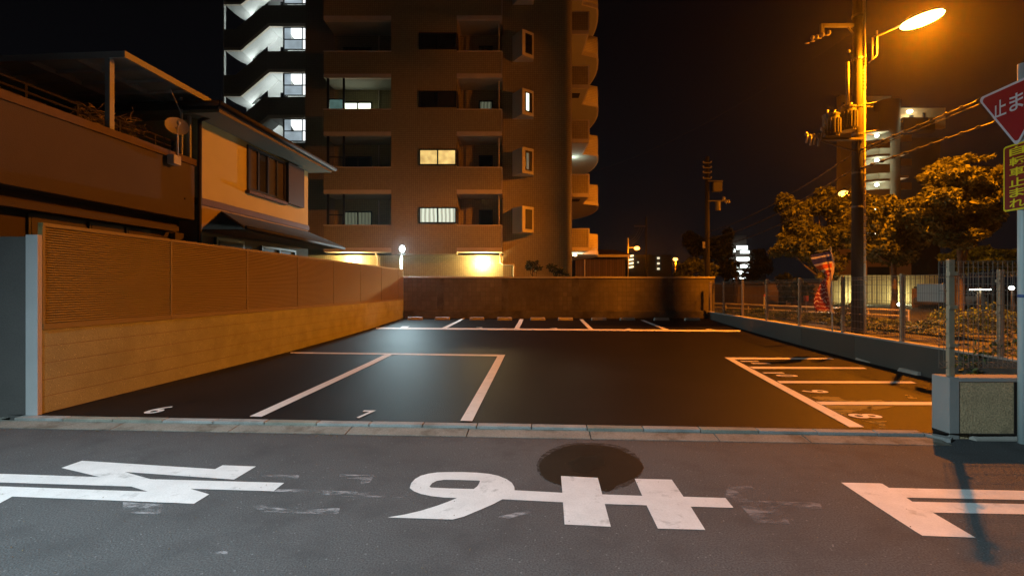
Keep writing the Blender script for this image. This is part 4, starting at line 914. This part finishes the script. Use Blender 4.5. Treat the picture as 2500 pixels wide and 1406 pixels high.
# ================================================================ TREES
def tree(lab, base, top, crown, n, sz, m='leaf', seed=1, grp='trees along the side street', r0=.14):
    t = thing('street_tree', lab, 'tree', base, grp); foliage('crown', crown, n, sz, M[m], t, seed)
    trunk(t, base, top, r0, [(c[0], c[1], c[2]) for c in crown[:5]]); return t
def B(px, py, Y, rx, rz, dy=1.2): x, y, z = W(px, py, Y); s = Y / F; return (x, y, z, rx * s, dy, rz * s)
tree('broad lamp lit tree left of the near utility pole', (15.2, 24, 0), (15, 24, 3.2), [B(1945, 540, 24, 48, 62), B(2000, 500, 24, 52, 34), B(2050, 520, 23.6, 40, 70), B(1920, 600, 24, 28, 34), B(1990, 590, 24, 70, 55), B(1935, 505, 24, 30, 22), B(2020, 640, 24, 60, 45)], 17000, .105, seed=21)
tree('lamp lit tree just right of the near utility pole', (15.9, 20.5, 0), (15.9, 20.5, 3.2), [B(2160, 510, 20, 52, 38), B(2140, 560, 20, 45, 50), B(2200, 560, 20, 60, 60), B(2190, 620, 20.5, 60, 45), B(2130, 610, 20, 30, 26)], 13000, .10, seed=22)
tree('tallest lamp lit tree right of the near utility pole', (16.4, 18, 0), (16.4, 18, 3.6), [B(2310, 430, 18, 62, 42), B(2340, 480, 18, 80, 62), B(2270, 500, 18, 45, 50), B(2400, 460, 18, 40, 48), B(2320, 560, 18.5, 80, 62), B(2400, 530, 18, 44, 40), B(2335, 395, 18, 22, 18)], 19000, .095, seed=23)
tree('dark rounded tree low behind the front post fence', (28, 31, 0), (28, 31, 3), [B(2350, 635, 30, 45, 30), B(2420, 625, 30, 55, 26), B(2470, 645, 30, 30, 28)], 3500, .16, 'leaf_g', 24)
tree('small tree in front of the beige shop', (22.2, 38, 0), (22.2, 38, 2.2), [B(1935, 690, 38, 30, 24), B(1955, 705, 38, 26, 28), B(1925, 715, 38, 24, 22)], 2500, .17, 'leaf_d', 25, r0=.1)
tree('dim bushy tree left of the lone utility pole', (12.2, 36, 0), (12.2, 36, 2.6), [B(1690, 655, 36, 34, 24), B(1665, 668, 36, 22, 16), B(1725, 660, 33, 22, 22)], 3000, .14, 'leaf', 26, 'trees beyond the back wall')
tree('large black tree right of the lone utility pole', (20.5, 45, 0), (20.5, 45, 4), [B(1770, 620, 45, 26, 60, 2), B(1745, 610, 45, 30, 50, 2), B(1850, 650, 60, 30, 40, 2), B(1775, 660, 45, 24, 30, 2), B(1700, 600, 50, 30, 40, 2)], 4500, .26, 'leaf_d', 27, 'trees beyond the back wall')
# hedges and weeds
def hedge(lab, pts, wd, h, n, m, seed, name='hedge', cat='hedge'):
    bl = []
    for i in range(len(pts) - 1):
        a = Vector(pts[i]); b = Vector(pts[i + 1]); k = max(2, int((b - a).length / .9))
        for j in range(k + 1): p = a.lerp(b, j / k); bl.append((p.x, p.y, h * .55, .75, wd, h * .5))
    o = foliage(name, bl, n, .05, M[m], None, seed, .9); tag(o, lab, cat); return o
hedge('long clipped hedge between the mesh fence and side street', [(11.7, 23.8), (12.2, 18), (12.4, 13.8)], .5, .55, 9000, 'hedge', 31)
hedge('short hedge behind the far end of the mesh fence', [(10.6, 25.5), (11.3, 21.5)], .4, .45, 2500, 'hedge', 32)
hedge('rounded dark bush beside the bright ground light', [(13.6, 15.2), (14.4, 14.8)], .5, 1.0, 1800, 'leaf_g', 33, 'bush', 'bush')
hedge('hedge row seen through the front mesh fence', [(15, 16), (19.5, 17)], .5, .8, 4200, 'leaf_d', 34)
hedge('bright green weeds behind the low right wall by the sign post', [(7.35, 7.3), (7.5, 7.0)], .25, .85, 900, 'leaf_g', 35, 'weed_clump', 'weeds')
hedge('bush at the foot of the banner beyond the mesh fence', [(12.4, 18.6), (13.0, 18.8)], .4, 1.0, 1300, 'leaf_d', 36, 'bush', 'bush')
# side street surface, kerb, rail
ss = MB(); ss.add([(9.6, 60, -.02), (13.4, 24, -.02), (14.2, 8, -.02), (60, 8, -.02), (70, 60, -.02)], [(0, 1, 2, 3, 4)]); tag(ss.build('side_street', mat('side_asphalt', (.10, .095, .09), .8, .15, .5, .2, 40)), kind='structure', label='lamp lit side street beyond the mesh fence')
gf = MB().add([(13.3, 26, .0), (13.55, 26, .0), (21.5, 9, .0), (21.0, 9, .0)], [(0, 1, 2, 3)])
tag(gf.build('street_edge_kerb', M['kerb']), kind='structure', label='pale kerb of the side street')
gr = thing('guard_rail', 'low steel guard rail along the side street', 'guard rail', (12, 25, 0))
MB().tube([(11.2, 28.5, .62), (13.6, 23.2, .62), (15.5, 19.2, .62)], .04, 8).tube([(11.2, 28.5, .4), (13.6, 23.2, .4), (15.5, 19.2, .4)], .03, 8).build('rail', M['rail'], gr)
for f in range(8): a = Vector((11.2, 28.5, 0)).lerp(Vector((15.5, 19.2, 0)), f / 7); MB().tube([tuple(a), (a.x, a.y, .66)], .035, 8).build('post', M['rail'], gr)
# banner
bn = thing('banner', 'tall narrow red banner twisting from a pole on the right wall', 'banner', (7.24, 11.1, .53))
MB().tube([(7.24, 11.1, .50), (7.22, 11.1, 1.4), (7.20, 11.1, 2.42)], .014, 8).build('pole', M['polew'], bn, True)
MB().tube([(7.22, 11.1, 2.38), (6.72, 10.9, 2.30)], .008, 6).build('crossbar', M['polew'], bn)
bm_ = bpy.data.materials.new('banner_cloth'); bm_.use_nodes = True; nt = bm_.node_tree; bb = nt.nodes['Principled BSDF']; L = nt.links.new; bb.inputs['Roughness'].default_value = .8
uvn = node(nt, 'ShaderNodeUVMap'); sx_ = node(nt, 'ShaderNodeSeparateXYZ'); L(uvn.outputs[0], sx_.inputs[0])
cr_ = node(nt, 'ShaderNodeValToRGB'); cr_.color_ramp.interpolation = 'CONSTANT'; e = cr_.color_ramp.elements
e[0].position = 0; e[0].color = (.30, .06, .05, 1); e[1].position = .70; e[1].color = (.75, .62, .40, 1)
for p_, c_ in ((.73, (.62, .12, .03, 1)), (.80, (.70, .55, .35, 1)), (.83, (.05, .05, .16, 1)), (.92, (.62, .55, .5, 1)), (.95, (.05, .05, .16, 1))): q = e.new(p_); q.color = c_
L(sx_.outputs[1], cr_.inputs[0])
wv = node(nt, 'ShaderNodeTexWave', bands_direction='Y'); wv.inputs['Scale'].default_value = 4.2; wv.inputs['Distortion'].default_value = 7; wv.inputs['Detail Scale'].default_value = 1.6; L(uvn.outputs[0], wv.inputs[0])
gt_ = node(nt, 'ShaderNodeMath', operation='GREATER_THAN'); gt_.inputs[1].default_value = .9; L(wv.outputs[1], gt_.inputs[0])
lt_ = node(nt, 'ShaderNodeMath', operation='LESS_THAN'); lt_.inputs[1].default_value = .7; L(sx_.outputs[1], lt_.inputs[0]); an_ = node(nt, 'ShaderNodeMath', operation='MULTIPLY'); L(gt_.outputs[0], an_.inputs[0]); L(lt_.outputs[0], an_.inputs[1])
mx_ = node(nt, 'ShaderNodeMixRGB'); L(an_.outputs[0], mx_.inputs[0]); L(cr_.outputs[0], mx_.inputs[1]); mx_.inputs[2].default_value = (.75, .6, .5, 1)
ed_ = node(nt, 'ShaderNodeMath', operation='GREATER_THAN'); ed_.inputs[1].default_value = .86; L(sx_.outputs[0], ed_.inputs[0])
mx2 = node(nt, 'ShaderNodeMixRGB'); L(ed_.outputs[0], mx2.inputs[0]); L(mx_.outputs[0], mx2.inputs[1]); mx2.inputs[2].default_value = (.7, .55, .4, 1); L(mx2.outputs[0], bb.inputs['Base Color'])
tb_ = node(nt, 'ShaderNodeBsdfTranslucent'); L(mx2.outputs[0], tb_.inputs[0]); ms_ = node(nt, 'ShaderNodeMixShader'); ms_.inputs[0].default_value = .4
L(bb.outputs[0], ms_.inputs[1]); L(tb_.outputs[0], ms_.inputs[2]); L(ms_.outputs[0], nt.nodes['Material Output'].inputs['Surface'])
nu, nv = 12, 40; vs = []; fs = []; uvs = []
for j in range(nv + 1):
    v = j / nv; z = 1.02 + v * 1.32
    wid = .34 + .02 * math.sin(v * 9) + (.16 * max(0, (v - .62) / .38)) - .14 * math.exp(-((v - .66) / .10) ** 2)
    for i in range(nu + 1):
        u = i / nu; xr = 7.20 - wid * (1 - u); zz = z - (1 - u) * .10 * (v > .0) - (1 - v) * .05 * u
        yy = 11.08 + .07 * math.sin(v * 8 + u * 5) + .04 * math.sin(u * 9 + v * 3) - .14 * (1 - u) * v
        vs.append((xr, yy, zz)); uvs.append((u, v))
for j in range(nv):
    for i in range(nu): a = j * (nu + 1) + i; fs.append((a, a + 1, a + nu + 2, a + nu + 1))
o = MB().add(vs, fs).build('cloth', bm_, bn, True); uvl = o.data.uv_layers.new(name='UVMap')
for lo in o.data.loops: uvl.data[lo.index].uv = uvs[lo.vertex_index]

# ================================================================ BACKGROUND RIGHT
ta = thing('apartment_building', 'tall dim apartment tower with curved balconies behind the trees', 'apartment building', (43, 55, 0))
YT = 55.0; tx = lambda p: (p - CX) / F * YT; tz = lambda q: H + (CY - q) / F * YT
MB().box(tx(2060), tx(2112), 55.5, 56.2, 0, tz(228)).build('wing_wall', M['apt'], ta)
MB().box(tx(2112), tx(2182), 57.2, 57.6, 0, tz(255)).build('recess_wall', M['apt'], ta)
MB().tube([(tx(2208), 57.5, 0), (tx(2208), 57.5, tz(228))], 1.22, 24).build('shaft', M['apt'], ta, True)
MB().box(tx(2135), tx(2240), 58.8, 59.3, tz(250), tz(203)).build('penthouse', M['apt'], ta)
MB().box(tx(2232), tx(2400), 60.5, 61, 0, tz(300)).build('rear_wall', M['farb'], ta)
MB().box(tx(2255), tx(2385), 59.0, 59.5, tz(285), tz(232)).build('top_storey', M['farw'], ta)
MB().box(tx(2290), tx(2300), 58.9, 58.99, tz(270), tz(252)).box(tx(2325), tx(2330), 58.9, 58.99, tz(258), tz(245)).build('window', M['frame'], ta)
MB().prism([(tx(2250), 57.5), (tx(2330), 57.5), (tx(2350), 58.9), (tx(2250), 58.9)], tz(300), tz(268)).build('terrace_parapet', M['farb'], ta)
for k in range(7):
    zc = tz(318) - 2.8 * k
    if zc < 2.6: break
    cx = tx(2178); pl = [(cx, 57.19)] + [(cx - 2.6 * math.sin(t), 57.19 - 1.9 * math.cos(t)) for t in [math.pi / 2 * i / 10 for i in range(11)]]
    b = MB().prism(pl, zc, zc + .25).build('balcony_slab', M['apt'], ta)
    pr = MB()
    q = pl[1:]
    for i in range(len(q) - 1):
        (x0, y0), (x1, y1) = q[i], q[i + 1]; pr.add([(x0, y0, zc - 1.9), (x1, y1, zc - 1.9), (x1, y1, zc - .9), (x0, y0, zc - .9)], [(0, 1, 2, 3)])
    pr.build('parapet', M['apt'], b); MB().ball((tx(2160), 56.2, zc - .28), .22, .22, .16).build('lamp_globe', E_COOL, b, True)
    if k < 4: light('balcony_lamp_light', 'POINT', (tx(2160), 56.0, zc - .75), 45, (.95, 1, .75), .15)
    pk = MB().box(tx(2233), tx(2268), 57.8, 60.4, zc + .9, zc + 1.15).box(tx(2233), tx(2272), 57.6, 57.8, zc - 1.5 + 1.0, zc + .3).build('stair_landing', M['farw'], ta)
    if k < 3: light('stair_lamp_light', 'POINT', (tx(2255), 58.6, zc + .3), 30, (1, .8, .6), .15)
light('roof_lamp_light', 'POINT', (tx(2285), 57.9, tz(250)), 190, (1, .88, .55), .2)
MB().ball((tx(2279), 58.3, tz(247)), .3, .3, .2).build('lamp_globe', emis('roof_globe', (1, .9, .6), 12), ta, True)
# lit slatted wall and beige blocks along the street
lw_ = thing('garden_wall', 'tall yellow lit slatted fence behind the near utility pole', 'fence', (34, 46, 0))
MB().box((2030 - CX) / F * 46, (2290 - CX) / F * 46, 46, 46.3, -.05, 2.7).build('slatted_wall', M['slatfence'], lw_)
nb = thing('building', 'low yellow lit building block behind the slatted fence', 'building', (35, 49, 0))
MB().box((2022 - CX) / F * 49, (2225 - CX) / F * 49, 49, 50.2, 0, 5.6).build('wall', M['farw'], nb)
MB().box((2118 - CX) / F * 49, (2170 - CX) / F * 49, 48.9, 48.99, 2.2, 3.6).build('window', M['frame'], nb)
light('garden_spot_light', 'POINT', (31.6, 44.9, .7), 170, (1, .95, .5), .1); light('garden_spot_light', 'POINT', (36.3, 44.9, .6), 170, (1, .95, .5), .1)
sh = thing('shop', 'beige low shop with a lit window beyond the side street', 'shop', (25, 44, 0))
MB().box((1868 - CX) / F * 44, (2016 - CX) / F * 44, 44, 50, 0, tz(0) * 0 + 1.9).build('wall', M['farw'], sh)
MB().box((1860 - CX) / F * 44, (2018 - CX) / F * 44, 43.8, 50, 1.901, 2.05).build('roof', M['farb'], sh)
MB().box((1900 - CX) / F * 44, (1918 - CX) / F * 44, 43.93, 43.99, 0, 1.5).build('door', M['frame'], sh)
MB().box((1930 - CX) / F * 44, (2000 - CX) / F * 44, 43.4, 43.99, -.02, .9).build('planter', M['belt'], sh)
g2 = thing('garage', 'dark carport with bright white interior left of the beige shop', 'garage', (22, 50, 0))
MB().box((1790 - CX) / F * 50, (1866 - CX) / F * 50, 50, 55, 0, 1.9).build('wall', M['farb'], g2)
MB().box((1812 - CX) / F * 50, (1857 - CX) / F * 50, 49.93, 49.99, .45, 1.3).build('window', emis('shop_window', (.9, .95, .45), 1.1, .5, 1.2), g2)
MB().box((1800 - CX) / F * 50, (1835 - CX) / F * 50, 49.3, 49.9, -.02, .7).build('counter', M['belt'], g2)
far = thing('parking_building', 'distant white lit gallery building on the skyline', 'building', (69, 150, 0))
YR = 150.0; fx = lambda p: (p - CX) / F * YR; fz = lambda q: H + (CY - q) / F * YR
MB().box(fx(1790), fx(1830), 152, 156, 0, fz(572)).build('tower', M['farb'], far); MB().box(fx(1829), fx(1870), 150, 160, 0, fz(610)).build('wall', mat('farside', (.10, .07, .05), .9), far)
EB = emis('gallery_light', (.9, 1, .95), 2.4, .4, .5)
for i, (a, b, y0, y1) in enumerate(((1797, 1824, 600, 610), (1786, 1794, 608, 616), (1806, 1828, 612, 619), (1797, 1828, 628, 638), (1797, 1828, 645, 654), (1797, 1828, 661, 670), (1788, 1796, 676, 682), (1805, 1824, 677, 682))):
    MB().box(fx(a), fx(b), 149.6, 149.8, fz(y1), fz(y0)).build('gallery', EB, far)
MB().box(fx(1788), fx(1830), 149.5, 150.5, 0, fz(620) - 7.6).build('base', M['farb'], far)
fb = thing('apartment_building', 'distant dark block with orange lit stair beside the far street lamp', 'apartment building', (38, 150, 0))
MB().box(fx(1534), fx(1640), 150, 160, 0, fz(622)).build('wall', mat('farwall2', (.12, .12, .12), .9), fb)
for q in (622, 631, 640, 649): MB().xprism([(fx(1535), fz(q + 6)), (fx(1546), fz(q + 4)), (fx(1546), fz(q)), (fx(1535), fz(q + 2))], 149.7, 149.9).build('stair_light', emis('far_stair', (1, .75, .4), 2.6), fb)
for q in (630, 643, 656): MB().box(fx(1604), fx(1610), 149.7, 149.9, fz(q + 2.5), fz(q - 2)).build('window', emis('far_window', (1, .85, .55), 1.1), fb)
MB().box(fx(1556), fx(1559), 149.7, 149.9, fz(642), fz(639)).build('window', emis('far_window_dim', (.9, .9, .6), .9), fb)
# dark shed
sd = thing('shed', 'dark corrugated shed with low roof right of the apartment tower', 'shed', (6.8, 38, 0))
MB().box(4.9, 8.75, 38, 43, 0, 3.9).build('wall', M['tin'], sd)
MB().prism([(4.4, 37.5), (9.0, 37.5), (9.0, 43.5), (4.4, 43.5)], 3.901, [4.05, 4.05, 4.9, 4.9]).build('roof', M['belt'], sd)
MB().box(4.4, 9.0, 37.4, 37.49, 3.85, 4.04).build('gutter', M['trim'], sd)
MB().tube([(5.7, 37.6, 3.9), (5.6, 37.9, 3.7), (5.6, 37.9, 0)], .05, 6).build('downpipe', M['trim'], sd)
# parked car roof peeping over the wall
cr2 = thing('parked_car', 'black car whose roof shows just above the back wall', 'car', (7.3, 27, .1))
prof = [(-2.1, .35), (-2.1, .9), (-1.5, 1.25), (-1.0, 1.85), (-.5, 2.08), (.7, 2.1), (1.3, 1.75), (1.9, 1.3), (2.15, 1.0), (2.15, .35)]
MB().xprism([(7.3 + a * .75, b) for a, b in prof], 26.2, 27.8).build('body', M['carb'], cr2, bevel=.08)
MB().xprism([(7.3 + a * .75, b) for a, b in [(-1.3, 1.3), (-.9, 1.8), (-.45, 2.0), (.65, 2.02), (1.2, 1.7), (1.6, 1.32)]], 26.18, 26.199).build('side_window', M['glass_d'], cr2)
for dx in (-1.0, 1.0):
    wl = MB().tube([(7.3 + dx, 26.15, .4), (7.3 + dx, 26.4, .4)], .32, 16).build('wheel', M['frame'], cr2)
# small ground lights and street bits
for px, py, Y, lab in ((2198, 743, 15.2, 'bright white ground light behind the mesh fence near the hedge'), (1994, 736, 22, 'small bright lamp low beside the banner'), (2470, 703, 24, 'bright white lamp seen through the front mesh fence')):
    x, y, z = W(px, py, Y); t = thing('ground_light', lab, 'light', (x, y, 0)); MB().tube([(x, y, 0), (x, y, z - .05)], .025, 6).build('stem', M['metal_g'], t)
    MB().ball((x, y, z), .10 * Y / 18, .08, .07 * Y / 18).build('lens', E_COOL, t, True); light('ground_light_glow', 'POINT', (x, y - .15, z + .05), 16, (.95, 1, .8), .08)
bo = thing('bollard', 'slim post with orange top beside the side street', 'bollard', (17.5, 29, 0)); x, y, z = W(1968, 735, 29)
MB().tube([(x, y, -.05), (x, y, z)], .05, 8).build('post', M['rail'], bo); MB().tube([(x, y, z), (x, y, z + .3)], .13, 10).build('head', M['orangep'], bo)
bo = thing('bollard', 'pale bollard post lit by the lamp near the guard rail', 'bollard', (14, 27, 0)); x, y, z = W(1866, 722, 26)
MB().tube([(x, y, -.05), (x, y, z)], .06, 8, .045).build('post', M['rail'], bo); MB().ball((x, y, z), .06).build('head', E_SODF if 0 else M['orangep'], bo)
# low structures through the front mesh
cp = thing('carport', 'lit low carport seen through the front mesh fence', 'carport', (33, 34, 0))
MB().box((2318 - CX) / F * 34, (2480 - CX) / F * 34, 34, 37, 1.48, 1.6).build('roof', M['farb'], cp)
MB().box((2318 - CX) / F * 34, (2480 - CX) / F * 34, 37.01, 37.2, 0, 1.47).build('wall', M['farw'], cp)
for px in (2320, 2395, 2478): MB().box((px - CX) / F * 34, (px + 4 - CX) / F * 34, 34.1, 34.3, 0, 1.479).build('post', M['farw'], cp)
MB().box((2370 - CX) / F * 34, (2420 - CX) / F * 34, 34.0, 34.1, 1.36, 1.42).build('tube_light', E_COOL, cp)
light('carport_light', 'POINT', (32.3, 35.0, 1.2), 60, (.95, 1, .7), .1)
cr3 = thing('parked_car', 'pale car parked under the carport beyond the fence', 'car', (31.5, 35, 0))
MB().xprism([(31.5 + a, b) for a, b in [(-2, .3), (-2, .75), (-1.3, .9), (-.8, 1.3), (.8, 1.32), (1.4, .95), (2.1, .8), (2.1, .3)]], 34.6, 36.2).build('body', M['metal_g'], cr3, bevel=.06)
MB().xprism([(31.5 + a, b) for a, b in [(-1.1, .93), (-.7, 1.24), (.7, 1.26), (1.15, .95)]], 34.57, 34.599).build('side_window', M['glass_d'], cr3)
for dx in (-1.2, 1.2): MB().tube([(31.5 + dx, 34.55, .3), (31.5 + dx, 34.8, .3)], .3, 14).build('wheel', M['frame'], cr3)
S.cycles.sample_clamp_indirect = 4

hz = MB().box(-60, 120, -25, 200, -1.2, 45)  # thin volume added round the scene to give the lamps a glow
m = bpy.data.materials.new('glow_haze'); m.use_nodes = True; nt = m.node_tree; nt.nodes.clear()
o_ = nt.nodes.new('ShaderNodeOutputMaterial'); v_ = nt.nodes.new('ShaderNodeVolumePrincipled'); v_.inputs['Density'].default_value = .00035; v_.inputs['Anisotropy'].default_value = .88; v_.inputs['Color'].default_value = (.9, .9, .92, 1)
nt.links.new(v_.outputs[0], o_.inputs['Volume']); tag(hz.build('haze', m), kind='stuff', label='thin haze added for the glow around the lamps')
